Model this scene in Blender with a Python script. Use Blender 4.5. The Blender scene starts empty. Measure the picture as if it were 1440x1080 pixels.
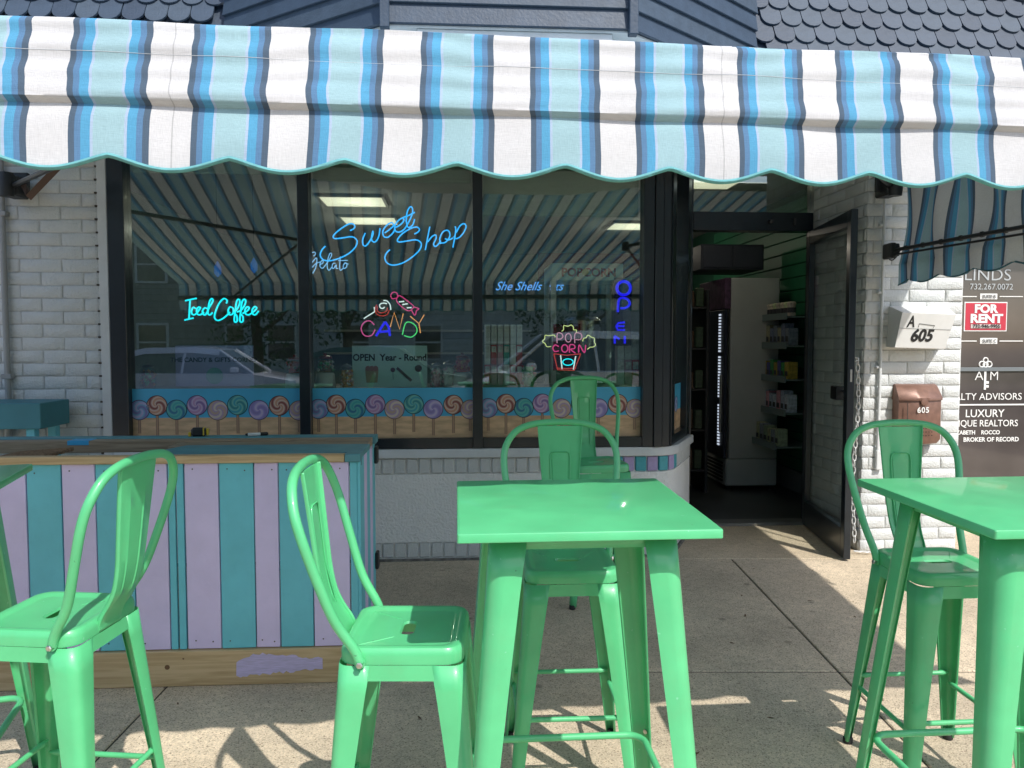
import bpy, math, random
from mathutils import Vector, Matrix
random.seed(7)
R = math.radians
SC = bpy.context.scene
COL = SC.collection

# ------------------------------------------------------------------ camera, world, sun, exposure
F = 1090.0; PITCH = R(3.0); CZ = 1.42
cam_d = bpy.data.cameras.new('camera'); cam = bpy.data.objects.new('camera', cam_d); COL.objects.link(cam)
cam.location = (0, 0, CZ); cam.rotation_euler = (R(90) - PITCH, 0, 0)
cam_d.sensor_width = 36; cam_d.lens = 36 * F / 1440; cam_d.clip_start = 0.05; cam_d.clip_end = 600
SC.camera = cam
SUN_DIR = Vector((-0.44, 0.70, -1.0)).normalized()          # direction the light travels
SUN_EL = math.asin(-SUN_DIR.z); SUN_AZ = math.atan2(-SUN_DIR.x, -SUN_DIR.y)
w = bpy.data.worlds.new('World'); SC.world = w; w.use_nodes = True
nt = w.node_tree; bg = nt.nodes['Background']
sky = nt.nodes.new('ShaderNodeTexSky'); sky.sky_type = 'NISHITA'; sky.sun_disc = False
sky.sun_elevation = SUN_EL; sky.sun_rotation = SUN_AZ; sky.air_density = 1.0; sky.dust_density = 1.5
nt.links.new(sky.outputs[0], bg.inputs[0]); bg.inputs[1].default_value = 0.15
sl = bpy.data.lights.new('sun', 'SUN'); sl.energy = 3.0; sl.angle = R(0.55); sl.color = (1.0, 0.965, 0.91)
so = bpy.data.objects.new('sun', sl); COL.objects.link(so)
so.rotation_euler = SUN_DIR.to_track_quat('-Z', 'Y').to_euler(); so.location = (3, -5, 8)
SC.view_settings.view_transform = 'Standard'; SC.view_settings.look = 'None'
SC.view_settings.gamma = 1; SC.view_settings.exposure = 0.58; SC.view_settings.use_curve_mapping = False
SC.render.engine = 'CYCLES'
cy = SC.cycles; cy.use_denoising = True; cy.max_bounces = 8; cy.diffuse_bounces = 4; cy.glossy_bounces = 4
cy.transparent_max_bounces = 24; cy.transmission_bounces = 6; cy.caustics_reflective = False; cy.caustics_refractive = False
cy.sample_clamp_indirect = 6.0

# ------------------------------------------------------------------ geometry of the place
SL = 0.02                                                    # the pavement falls 2 % towards the road
YG = 5.1
A = R(4.0); OY = 5.06                                        # shop front: turned 4 degrees, 5.06 m away
def ray(px, py):
    x = (px - 720) / F; up = (540 - py) / F
    return Vector((x, math.cos(PITCH) + up * math.sin(PITCH), -math.sin(PITCH) + up * math.cos(PITCH)))
def at(px, py, Y):
    r = ray(px, py); t = Y / r.y
    return Vector((r.x * t, Y, CZ + r.z * t))
def bl(px, py=480, wd=0.0):                                  # (u, z) on the plane wd metres behind the shop front
    r = ray(px, py); nx, ny = -math.sin(A), math.cos(A)
    t = (wd + OY * ny) / (r.x * nx + r.y * ny); p = r * t
    return (p.x * math.cos(A) + (p.y - OY) * math.sin(A), p.z + CZ)
def bu(px, wd=0.0, py=480): return bl(px, py, wd)[0]
def bz(py, px=720, wd=0.0): return bl(px, py, wd)[1]
def w2l(X, Y): return (X * math.cos(A) + (Y - OY) * math.sin(A), -X * math.sin(A) + (Y - OY) * math.cos(A))
def gz(Y): return SL * (min(Y, YG) - YG)
BM = Matrix.Translation((0, OY, 0)) @ Matrix.Rotation(A, 4, 'Z')

# ------------------------------------------------------------------ materials
def setin(n, k, v):
    if k in n.inputs: n.inputs[k].default_value = v
MATS = {}
def mat(name, col, rough=0.5, metal=0.0, spec=0.5, coat=0.0, coat_r=0.1, var=0.0, vscale=6.0, bump=0.0, bscale=40.0, emit=None, es=0.0, coords='Object', stretch=None, detail=4.0, rvar=0.0, dirt=0.0, dcol=(0.12, 0.1, 0.08), dscale=3.0):
    if name in MATS: return MATS[name]
    m = bpy.data.materials.new(name); m.use_nodes = True; MATS[name] = m
    t = m.node_tree; N = t.nodes; L = t.links; b = N['Principled BSDF']
    b.inputs['Base Color'].default_value = (*col, 1); b.inputs['Roughness'].default_value = rough
    b.inputs['Metallic'].default_value = metal; setin(b, 'Specular IOR Level', spec)
    setin(b, 'Coat Weight', coat); setin(b, 'Coat Roughness', coat_r)
    m.diffuse_color = (*col, 1)
    tc = N.new('ShaderNodeTexCoord'); src = tc.outputs[coords]
    if stretch:
        mp = N.new('ShaderNodeMapping'); mp.inputs['Scale'].default_value = stretch; L.new(src, mp.inputs[0]); src = mp.outputs[0]
    cur = None
    if var > 0 or rvar > 0:
        n = N.new('ShaderNodeTexNoise'); n.inputs['Scale'].default_value = vscale; n.inputs['Detail'].default_value = detail; L.new(src, n.inputs['Vector'])
        if var > 0:
            r = N.new('ShaderNodeMapRange'); r.inputs[1].default_value = 0.3; r.inputs[2].default_value = 0.7
            r.inputs[3].default_value = 1 - var; r.inputs[4].default_value = 1 + var; L.new(n.outputs[0], r.inputs[0])
            h = N.new('ShaderNodeHueSaturation'); h.inputs['Color'].default_value = (*col, 1); L.new(r.outputs[0], h.inputs['Value'])
            cur = h.outputs[0]
        if rvar > 0:
            r2 = N.new('ShaderNodeMapRange'); r2.inputs[3].default_value = max(0.02, rough - rvar); r2.inputs[4].default_value = rough + rvar
            L.new(n.outputs[0], r2.inputs[0]); L.new(r2.outputs[0], b.inputs['Roughness'])
    if dirt > 0:
        n = N.new('ShaderNodeTexNoise'); n.inputs['Scale'].default_value = dscale; n.inputs['Detail'].default_value = 8; n.inputs['Roughness'].default_value = 0.7
        L.new(src, n.inputs['Vector'])
        r = N.new('ShaderNodeMapRange'); r.inputs[1].default_value = 0.52; r.inputs[2].default_value = 0.78; r.inputs[4].default_value = dirt; L.new(n.outputs[0], r.inputs[0])
        mx = N.new('ShaderNodeMix'); mx.data_type = 'RGBA'; L.new(r.outputs[0], mx.inputs[0])
        if cur: L.new(cur, mx.inputs[6])
        else: mx.inputs[6].default_value = (*col, 1)
        mx.inputs[7].default_value = (*dcol, 1); cur = mx.outputs[2]
    if cur: L.new(cur, b.inputs['Base Color'])
    if bump > 0:
        n = N.new('ShaderNodeTexNoise'); n.inputs['Scale'].default_value = bscale; n.inputs['Detail'].default_value = 5; L.new(src, n.inputs['Vector'])
        bp = N.new('ShaderNodeBump'); bp.inputs['Strength'].default_value = min(1, bump); bp.inputs['Distance'].default_value = 0.01
        L.new(n.outputs[0], bp.inputs['Height']); L.new(bp.outputs[0], b.inputs['Normal'])
    if emit:
        b.inputs['Emission Color'].default_value = (*emit, 1); b.inputs['Emission Strength'].default_value = es
    return m

def glass(name, tint=(0.8, 0.86, 0.84), gain=1.3, rough=0.0, ior=1.5):
    m = bpy.data.materials.new(name); m.use_nodes = True; t = m.node_tree; N = t.nodes; L = t.links
    N.remove(N['Principled BSDF']); out = N['Material Output']
    tr = N.new('ShaderNodeBsdfTransparent'); tr.inputs[0].default_value = (*tint, 1)
    gl = N.new('ShaderNodeBsdfGlossy'); gl.inputs['Roughness'].default_value = rough; gl.inputs[0].default_value = (0.95, 1.0, 0.98, 1)
    fr = N.new('ShaderNodeFresnel'); fr.inputs[0].default_value = ior
    ge = N.new('ShaderNodeNewGeometry'); ir = N.new('ShaderNodeMapRange'); ir.inputs[3].default_value = ior; ir.inputs[4].default_value = 1 / ior
    L.new(ge.outputs['Backfacing'], ir.inputs[0]); L.new(ir.outputs[0], fr.inputs[0])
    mu = N.new('ShaderNodeMath'); mu.operation = 'MULTIPLY'; mu.inputs[1].default_value = gain; mu.use_clamp = True
    mx = N.new('ShaderNodeMixShader')
    L.new(fr.outputs[0], mu.inputs[0]); L.new(mu.outputs[0], mx.inputs[0]); L.new(tr.outputs[0], mx.inputs[1]); L.new(gl.outputs[0], mx.inputs[2]); L.new(mx.outputs[0], out.inputs[0])
    m.diffuse_color = (*tint, 0.3); MATS[name] = m
    return m

def fabric():
    m = bpy.data.materials.new('striped_fabric'); m.use_nodes = True; t = m.node_tree; N = t.nodes; L = t.links
    b = N['Principled BSDF']; out = N['Material Output']
    uv = N.new('ShaderNodeUVMap'); sp = N.new('ShaderNodeSeparateXYZ'); L.new(uv.outputs[0], sp.inputs[0])
    fr = N.new('ShaderNodeMath'); fr.operation = 'FRACT'; L.new(sp.outputs[0], fr.inputs[0])
    cr = N.new('ShaderNodeValToRGB'); cr.color_ramp.interpolation = 'CONSTANT'
    wh, dk, md, br, lv, lt = (.645, .64, .64), (.085, .125, .175), (.11, .22, .37), (.10, .34, .54), (.40, .50, .64), (.34, .51, .55)
    stops = [(0, wh), (.168, dk), (.222, md), (.272, br), (.348, lv), (.372, lt), (.628, lv), (.652, br), (.725, md), (.776, dk), (.832, wh)]
    e = cr.color_ramp.elements
    while len(e) < len(stops): e.new(0.5)
    for i, (p, c) in enumerate(stops): e[i].position = p; e[i].color = (*c, 1)
    L.new(fr.outputs[0], cr.inputs[0])
    # seam thread every fifth repeat, weave lines and soft wear
    tc = N.new('ShaderNodeTexCoord')
    n = N.new('ShaderNodeTexNoise'); n.inputs['Scale'].default_value = 5; n.inputs['Detail'].default_value = 6; L.new(tc.outputs['Object'], n.inputs['Vector'])
    mp = N.new('ShaderNodeMapping'); mp.inputs['Scale'].default_value = (60, 60, 900); L.new(tc.outputs['Object'], mp.inputs[0])
    n2 = N.new('ShaderNodeTexNoise'); n2.inputs['Scale'].default_value = 1; n2.inputs['Detail'].default_value = 2; L.new(mp.outputs[0], n2.inputs['Vector'])
    mp3 = N.new('ShaderNodeMapping'); mp3.inputs['Scale'].default_value = (900, 900, 40); L.new(tc.outputs['Object'], mp3.inputs[0])
    n3 = N.new('ShaderNodeTexNoise'); n3.inputs['Scale'].default_value = 1; n3.inputs['Detail'].default_value = 2; L.new(mp3.outputs[0], n3.inputs['Vector'])
    ad = N.new('ShaderNodeMath'); ad.operation = 'ADD'; L.new(n2.outputs[0], ad.inputs[0]); L.new(n3.outputs[0], ad.inputs[1])
    mr = N.new('ShaderNodeMapRange'); mr.inputs[1].default_value = .6; mr.inputs[2].default_value = 1.4; mr.inputs[3].default_value = .86; mr.inputs[4].default_value = 1.1; L.new(ad.outputs[0], mr.inputs[0])
    mr2 = N.new('ShaderNodeMapRange'); mr2.inputs[1].default_value = .3; mr2.inputs[2].default_value = .7; mr2.inputs[3].default_value = .93; mr2.inputs[4].default_value = 1.05; L.new(n.outputs[0], mr2.inputs[0])
    mu = N.new('ShaderNodeMath'); mu.operation = 'MULTIPLY'; L.new(mr.outputs[0], mu.inputs[0]); L.new(mr2.outputs[0], mu.inputs[1])
    sm = N.new('ShaderNodeMath'); sm.operation = 'MULTIPLY'; sm.inputs[1].default_value = 0.2; L.new(sp.outputs[0], sm.inputs[0])
    sf = N.new('ShaderNodeMath'); sf.operation = 'FRACT'; L.new(sm.outputs[0], sf.inputs[0])
    sa = N.new('ShaderNodeMath'); sa.operation = 'COMPARE'; sa.inputs[1].default_value = 0.0035; sa.inputs[2].default_value = 0.0011; L.new(sf.outputs[0], sa.inputs[0])
    sb = N.new('ShaderNodeMath'); sb.operation = 'MULTIPLY_ADD'; sb.inputs[1].default_value = -0.28; sb.inputs[2].default_value = 1.0; L.new(sa.outputs[0], sb.inputs[0])
    mu2 = N.new('ShaderNodeMath'); mu2.operation = 'MULTIPLY'; L.new(mu.outputs[0], mu2.inputs[0]); L.new(sb.outputs[0], mu2.inputs[1])
    hs = N.new('ShaderNodeHueSaturation'); L.new(cr.outputs[0], hs.inputs['Color']); L.new(mu2.outputs[0], hs.inputs['Value'])
    L.new(hs.outputs[0], b.inputs['Base Color']); b.inputs['Roughness'].default_value = 0.85; setin(b, 'Specular IOR Level', 0.2)
    bp = N.new('ShaderNodeBump'); bp.inputs['Strength'].default_value = 0.25; bp.inputs['Distance'].default_value = 0.002; L.new(ad.outputs[0], bp.inputs['Height']); L.new(bp.outputs[0], b.inputs['Normal'])
    tl = N.new('ShaderNodeBsdfTranslucent'); L.new(hs.outputs[0], tl.inputs[0])
    mx = N.new('ShaderNodeMixShader'); mx.inputs[0].default_value = 0.13
    L.new(b.outputs[0], mx.inputs[1]); L.new(tl.outputs[0], mx.inputs[2]); L.new(mx.outputs[0], out.inputs[0])
    return m

def aggregate(name, base, speck=0.8, bscale=170):
    m = bpy.data.materials.new(name); m.use_nodes = True; t = m.node_tree; N = t.nodes; L = t.links; b = N['Principled BSDF']
    tc = N.new('ShaderNodeTexCoord'); o = tc.outputs['Object']
    v = N.new('ShaderNodeTexVoronoi'); v.inputs['Scale'].default_value = bscale; L.new(o, v.inputs['Vector'])
    cr = N.new('ShaderNodeValToRGB'); e = cr.color_ramp.elements
    sv = N.new('ShaderNodeSeparateColor'); L.new(v.outputs['Color'], sv.inputs[0]); L.new(sv.outputs[0], cr.inputs[0])
    e[0].position = 0.0; e[0].color = (base[0] * .36, base[1] * .34, base[2] * .32, 1); e[1].position = 0.10; e[1].color = (base[0] * .78, base[1] * .76, base[2] * .74, 1)
    for p, k in ((.35, (1.0, 1.0, 1.0)), (.7, (1.08, 1.06, 1.02)), (.9, (1.25, 1.24, 1.22))):
        q = e.new(p); q.color = (base[0] * k[0], base[1] * k[1], base[2] * k[2], 1)
    n = N.new('ShaderNodeTexNoise'); n.inputs['Scale'].default_value = 1.3; n.inputs['Detail'].default_value = 8; n.inputs['Roughness'].default_value = .62; L.new(o, n.inputs['Vector'])
    mr = N.new('ShaderNodeMapRange'); mr.inputs[1].default_value = .3; mr.inputs[2].default_value = .7; mr.inputs[3].default_value = .70; mr.inputs[4].default_value = 1.16; L.new(n.outputs[0], mr.inputs[0])
    n4 = N.new('ShaderNodeTexNoise'); n4.inputs['Scale'].default_value = 24; n4.inputs['Detail'].default_value = 3; L.new(o, n4.inputs['Vector'])
    mr4 = N.new('ShaderNodeMapRange'); mr4.inputs[1].default_value = .3; mr4.inputs[2].default_value = .7; mr4.inputs[3].default_value = .9; mr4.inputs[4].default_value = 1.07; L.new(n4.outputs[0], mr4.inputs[0])
    mu = N.new('ShaderNodeMath'); mu.operation = 'MULTIPLY'; L.new(mr.outputs[0], mu.inputs[0]); L.new(mr4.outputs[0], mu.inputs[1])
    # dark gum spots and stains
    v2 = N.new('ShaderNodeTexVoronoi'); v2.inputs['Scale'].default_value = 3.1; L.new(o, v2.inputs['Vector'])
    ms = N.new('ShaderNodeMapRange'); ms.inputs[1].default_value = .03; ms.inputs[2].default_value = .075; ms.inputs[3].default_value = .55; ms.inputs[4].default_value = 1; L.new(v2.outputs['Distance'], ms.inputs[0])
    mu2 = N.new('ShaderNodeMath'); mu2.operation = 'MULTIPLY'; L.new(mu.outputs[0], mu2.inputs[0]); L.new(ms.outputs[0], mu2.inputs[1])
    hs = N.new('ShaderNodeHueSaturation'); L.new(cr.outputs[0], hs.inputs['Color']); L.new(mu2.outputs[0], hs.inputs['Value']); L.new(hs.outputs[0], b.inputs['Base Color'])
    b.inputs['Roughness'].default_value = .85
    bp = N.new('ShaderNodeBump'); bp.inputs['Strength'].default_value = .5; bp.inputs['Distance'].default_value = .003; L.new(v.outputs['Distance'], bp.inputs['Height']); L.new(bp.outputs[0], b.inputs['Normal'])
    MATS[name] = m; return m

def wood(name, c1, c2, axis=0, scale=5, rough=.6):
    m = bpy.data.materials.new(name); m.use_nodes = True; t = m.node_tree; N = t.nodes; L = t.links; b = N['Principled BSDF']
    tc = N.new('ShaderNodeTexCoord'); mp = N.new('ShaderNodeMapping'); s = [14, 14, 14]; s[axis] = 0.7
    mp.inputs['Scale'].default_value = s; L.new(tc.outputs['Object'], mp.inputs[0])
    n = N.new('ShaderNodeTexNoise'); n.inputs['Scale'].default_value = scale; n.inputs['Detail'].default_value = 8; n.inputs['Distortion'].default_value = 1.2; L.new(mp.outputs[0], n.inputs['Vector'])
    cr = N.new('ShaderNodeValToRGB'); cr.color_ramp.elements[0].position = .35; cr.color_ramp.elements[1].position = .62
    cr.color_ramp.elements[0].color = (*c1, 1); cr.color_ramp.elements[1].color = (*c2, 1); L.new(n.outputs[0], cr.inputs[0]); L.new(cr.outputs[0], b.inputs['Base Color'])
    b.inputs['Roughness'].default_value = rough
    bp = N.new('ShaderNodeBump'); bp.inputs['Strength'].default_value = .25; bp.inputs['Distance'].default_value = .003; L.new(n.outputs[0], bp.inputs['Height']); L.new(bp.outputs[0], b.inputs['Normal'])
    MATS[name] = m; return m

def swirl(name, c1, c2, c3):                                  # printed lollipop: spiral arms in three colours
    m = bpy.data.materials.new(name); m.use_nodes = True; t = m.node_tree; N = t.nodes; L = t.links; b = N['Principled BSDF']
    uv = N.new('ShaderNodeUVMap'); sp = N.new('ShaderNodeSeparateXYZ'); L.new(uv.outputs[0], sp.inputs[0])
    at2 = N.new('ShaderNodeMath'); at2.operation = 'ARCTAN2'; L.new(sp.outputs[1], at2.inputs[0]); L.new(sp.outputs[0], at2.inputs[1])
    ln = N.new('ShaderNodeVectorMath'); ln.operation = 'LENGTH'; L.new(uv.outputs[0], ln.inputs[0])
    k = N.new('ShaderNodeMath'); k.operation = 'MULTIPLY'; k.inputs[1].default_value = 7.5; L.new(ln.outputs['Value'], k.inputs[0])
    a3 = N.new('ShaderNodeMath'); a3.operation = 'MULTIPLY'; a3.inputs[1].default_value = 2.0; L.new(at2.outputs[0], a3.inputs[0])
    ad = N.new('ShaderNodeMath'); ad.operation = 'ADD'; L.new(k.outputs[0], ad.inputs[0]); L.new(a3.outputs[0], ad.inputs[1])
    sn = N.new('ShaderNodeMath'); sn.operation = 'SINE'; L.new(ad.outputs[0], sn.inputs[0])
    mr = N.new('ShaderNodeMapRange'); mr.inputs[1].default_value = -1; mr.inputs[2].default_value = 1; L.new(sn.outputs[0], mr.inputs[0])
    cr = N.new('ShaderNodeValToRGB'); cr.color_ramp.elements[0].color = (*c1, 1); cr.color_ramp.elements[1].color = (*c2, 1); q = cr.color_ramp.elements.new(.6); q.color = (*c3, 1)
    L.new(mr.outputs[0], cr.inputs[0])
    ed = N.new('ShaderNodeMath'); ed.operation = 'GREATER_THAN'; ed.inputs[1].default_value = .92; L.new(ln.outputs['Value'], ed.inputs[0])
    mx = N.new('ShaderNodeMix'); mx.data_type = 'RGBA'; L.new(ed.outputs[0], mx.inputs[0]); L.new(cr.outputs[0], mx.inputs[6]); mx.inputs[7].default_value = (c1[0] * .3, c1[1] * .3, c1[2] * .3, 1)
    L.new(mx.outputs[2], b.inputs['Base Color']); b.inputs['Roughness'].default_value = .5
    MATS[name] = m; return m

GREEN = mat('green_powder_coat', (.095, .50, .212), rough=.42, coat=.42, coat_r=.07, var=.07, vscale=9, rvar=.10, dirt=.45, dcol=(.12, .44, .19), dscale=14, bump=.03, bscale=300)
def wear(m, col, scale, thr, amt=.8):                          # small chips and scuffs in the paint
    t = m.node_tree; N = t.nodes; L = t.links; b = N['Principled BSDF']; old = b.inputs['Base Color'].links[0].from_socket
    tc = N.new('ShaderNodeTexCoord'); n0 = N.new('ShaderNodeTexNoise'); n0.inputs['Scale'].default_value = 40; L.new(tc.outputs['Object'], n0.inputs['Vector'])
    mx0 = N.new('ShaderNodeMix'); mx0.data_type = 'RGBA'; mx0.inputs[0].default_value = .03; L.new(tc.outputs['Object'], mx0.inputs[6]); L.new(n0.outputs['Color'], mx0.inputs[7])
    v = N.new('ShaderNodeTexVoronoi'); v.inputs['Scale'].default_value = scale; L.new(mx0.outputs[2], v.inputs['Vector'])
    r = N.new('ShaderNodeMapRange'); r.inputs[1].default_value = thr; r.inputs[2].default_value = thr * .6; r.inputs[4].default_value = amt; L.new(v.outputs['Distance'], r.inputs[0])
    mx = N.new('ShaderNodeMix'); mx.data_type = 'RGBA'; L.new(r.outputs[0], mx.inputs[0]); L.new(old, mx.inputs[6]); mx.inputs[7].default_value = (*col, 1); L.new(mx.outputs[2], b.inputs['Base Color'])
wear(GREEN, (.20, .55, .34), 17, .055); wear(GREEN, (.05, .16, .08), 9, .03, .7)
RUBBER = mat('black_rubber', (.02, .02, .02), rough=.7, var=.1)
STEEL = mat('zinc_steel', (.55, .54, .5), rough=.3, metal=1, var=.1, vscale=50)
BRICKW = mat('white_painted_brick', (.62, .64, .63), rough=.6, var=.06, vscale=8, bump=.7, bscale=75, dirt=.4, dcol=(.40, .39, .36), dscale=5)
MORTAR = mat('painted_mortar', (.50, .51, .50), rough=.75, var=.12, vscale=20, bump=.6, bscale=70, dirt=.4, dcol=(.2, .2, .19), dscale=12)
STUCCO = mat('white_stucco', (.84, .84, .82), rough=.75, var=.05, vscale=5, bump=1, bscale=60, dirt=.3, dcol=(.45, .45, .43), dscale=5)
TRIMW = mat('white_trim_paint', (.62, .64, .64), rough=.5, var=.06, bump=.15, dirt=.3, dcol=(.38, .38, .36), dscale=10)
BLACK = mat('black_aluminium', (.010, .016, .022), rough=.28, var=.15, vscale=15, coat=.2)
SLATE = mat('slate_blue_paint', (.038, .060, .092), rough=.55, var=.12, vscale=12, bump=.2, bscale=60, dirt=.3, dcol=(.032, .046, .065), dscale=10)
SLATE2 = mat('slate_blue_paint_faded', (.047, .070, .100), rough=.6, var=.15, vscale=14, bump=.25, bscale=60, dirt=.4, dcol=(.03, .043, .06), dscale=8)
SLATE3 = mat('slate_blue_paint_dark', (.030, .048, .076), rough=.55, var=.12, vscale=14, bump=.25, bscale=60)
TURQ = mat('turquoise_paint', (.15, .55, .64), rough=.5, var=.06, vscale=7, bump=.15, bscale=30, dirt=.25, dcol=(.09, .40, .49), dscale=20)
LAV = mat('lavender_paint', (.68, .59, .85), rough=.5, var=.05, vscale=7, bump=.15, bscale=30, dirt=.25, dcol=(.52, .45, .68), dscale=18)
PINE = wood('bare_pine', (.44, .30, .15), (.60, .44, .25), 0, scale=3)
PINE2 = wood('weathered_pine', (.22, .16, .10), (.36, .28, .19), 0)
FAB = fabric()
TEALTRIM = mat('teal_binding', (.13, .37, .38), rough=.8, var=.1, vscale=60, bump=.4, bscale=600)
CONC = aggregate('exposed_aggregate_concrete', (.59, .49, .36), bscale=230)
CONC2 = aggregate('entry_concrete', (.60, .50, .36), bscale=300)
JOINT = mat('joint_dirt', (.06, .05, .04), rough=.9, var=.3, vscale=40)
GLASS = glass('shop_glass', (.82, .90, .88), 2.8)
CLEAR = glass('clear_glass', (.93, .96, .95), 1.0)
DOORGL = glass('door_glass', (.95, .97, .96), 1.0)
BROWNGL = mat('dark_shop_glass', (.080, .068, .063), rough=.06, spec=.7, var=.35, vscale=1.6)
WHITEP = mat('white_enamel', (.72, .72, .70), rough=.4, var=.05, dirt=.3, dcol=(.5, .48, .42), dscale=12)
CHAR = mat('black_lettering', (.012, .012, .012), rough=.5)
LET = mat('white_vinyl_lettering', (.78, .78, .76), rough=.5)
BRONZE = mat('bronze_enamel', (.21, .115, .085), rough=.42, metal=.25, var=.15, vscale=30, bump=.1, bscale=200)
BRONZED = mat('dark_bronze', (.10, .075, .065), rough=.5, metal=.3, var=.1)
GREYP = mat('grey_paint', (.30, .31, .31), rough=.55, var=.1, dirt=.3)

# ------------------------------------------------------------------ mesh builder
class MB:
    def __init__(s, off=(0, 0, 0)): s.v = []; s.f = []; s.mi = []; s.uv = {}; s.off = Vector(off); s.M = None
    def av(s, p):
        p = Vector(p)
        if s.M is not None: p = s.M @ p
        s.v.append(p - s.off); return len(s.v) - 1
    def fa(s, idx, mi=0, uv=None):
        if uv: s.uv[len(s.f)] = uv
        s.f.append(tuple(idx)); s.mi.append(mi)
    def box(s, x0, y0, z0, x1, y1, z1, mi=0):
        b = [s.av((x, y, z)) for z in (z0, z1) for y in (y0, y1) for x in (x0, x1)]
        for q in ((0, 2, 3, 1), (4, 5, 7, 6), (0, 1, 5, 4), (2, 6, 7, 3), (0, 4, 6, 2), (1, 3, 7, 5)): s.fa([b[i] for i in q], mi)
        return s
    def cbox(s, x0, y0, z0, x1, y1, z1, c=.003, mi=0, j=0.0):   # chamfered box
        c = min(c, (x1 - x0) * .45, (y1 - y0) * .45, (z1 - z0) * .45)
        X = (x0, x1); Y = (y0, y1); Z = (z0, z1); vid = {}
        rj = (lambda: random.uniform(-j, j)) if j else (lambda: 0)
        for i in (0, 1):
            for k in (0, 1):
                for l in (0, 1):
                    sx, sy, sz = (1, -1)[i], (1, -1)[k], (1, -1)[l]
                    jx, jy, jz = rj(), rj(), rj()
                    vid[i, k, l, 0] = s.av((X[i] + jx, Y[k] + sy * c + jy, Z[l] + sz * c + jz))
                    vid[i, k, l, 1] = s.av((X[i] + sx * c + jx, Y[k] + jy, Z[l] + sz * c + jz))
                    vid[i, k, l, 2] = s.av((X[i] + sx * c + jx, Y[k] + sy * c + jy, Z[l] + jz))
        def q(a, flip):
            s.fa(a[::-1] if flip else a, mi)
        for i in (0, 1):
            q([vid[i, 0, 0, 0], vid[i, 0, 1, 0], vid[i, 1, 1, 0], vid[i, 1, 0, 0]], i)
            q([vid[0, i, 0, 1], vid[1, i, 0, 1], vid[1, i, 1, 1], vid[0, i, 1, 1]], i)
            q([vid[0, 0, i, 2], vid[0, 1, i, 2], vid[1, 1, i, 2], vid[1, 0, i, 2]], i)
        for i in (0, 1):
            for k in (0, 1):
                q([vid[i, k, 0, 0], vid[i, k, 0, 1], vid[i, k, 1, 1], vid[i, k, 1, 0]], not (i ^ k))
                q([vid[i, 0, k, 0], vid[i, 1, k, 0], vid[i, 1, k, 2], vid[i, 0, k, 2]], not (i ^ k))
                q([vid[0, i, k, 1], vid[0, i, k, 2], vid[1, i, k, 2], vid[1, i, k, 1]], not (i ^ k))
                for l in (0, 1):
                    q([vid[i, k, l, 0], vid[i, k, l, 1], vid[i, k, l, 2]], (i ^ k ^ l))
        return s
    def tube(s, pts, r, n=8, closed=False, mi=0, cap=True):
        pts = [Vector(p) for p in pts]; m = len(pts); rings = []
        rr = r if isinstance(r, (list, tuple)) else [r] * m
        prev = None
        for i, p in enumerate(pts):
            a = pts[i - 1] if (i > 0 or closed) else p; b = pts[(i + 1) % m] if (i < m - 1 or closed) else p
            t = (b - a); t = t.normalized() if t.length > 1e-9 else Vector((0, 0, 1))
            if prev is None:
                up = Vector((0, 0, 1)) if abs(t.z) < .9 else Vector((1, 0, 0)); nx = t.cross(up).normalized()
            else:
                nx = prev - t * prev.dot(t); nx = nx.normalized() if nx.length > 1e-6 else t.orthogonal().normalized()
            prev = nx; ny = t.cross(nx)
            rings.append([s.av(p + (nx * math.cos(2 * math.pi * k / n) + ny * math.sin(2 * math.pi * k / n)) * rr[i]) for k in range(n)])
        for i in range(m if closed else m - 1):
            a = rings[i]; b = rings[(i + 1) % m]
            for k in range(n): s.fa((a[k], a[(k + 1) % n], b[(k + 1) % n], b[k]), mi)
        if cap and not closed: s.fa(rings[0][::-1], mi); s.fa(rings[-1], mi)
        return s
    def lathe(s, prof, c=(0, 0, 0), n=20, mi=0, caps=True, axis='z'):
        rings = []
        for r, z in prof:
            row = []
            for k in range(n):
                a = 2 * math.pi * k / n; x, y = r * math.cos(a), r * math.sin(a)
                p = (c[0] + x, c[1] + y, c[2] + z) if axis == 'z' else ((c[0] + x, c[1] - z, c[2] + y) if axis == 'y' else (c[0] + z, c[1] + x, c[2] + y))
                row.append(s.av(p))
            rings.append(row)
        for i in range(len(rings) - 1):
            for k in range(n): s.fa((rings[i][k], rings[i][(k + 1) % n], rings[i + 1][(k + 1) % n], rings[i + 1][k]), mi)
        if caps: s.fa(rings[0][::-1], mi); s.fa(rings[-1], mi)
        return s
    def loft(s, loops, mi=0, c0=False, c1=False, closed=True):
        ids = [[s.av(p) for p in l] for l in loops]; n = len(ids[0])
        for i in range(len(ids) - 1):
            for k in range(n if closed else n - 1):
                s.fa((ids[i][k], ids[i][(k + 1) % n], ids[i + 1][(k + 1) % n], ids[i + 1][k]), mi)
        if c0: s.fa(ids[0][::-1], mi)
        if c1: s.fa(ids[-1], mi)
        return s
    def prism(s, poly, y0, y1, mi=0):                          # poly in (x, z), extruded along y
        a = [s.av((x, y0, z)) for x, z in poly]; b = [s.av((x, y1, z)) for x, z in poly]; n = len(poly)
        s.fa(a, mi); s.fa(b[::-1], mi)
        for k in range(n): s.fa((a[k], b[k], b[(k + 1) % n], a[(k + 1) % n]), mi)
        return s
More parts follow.
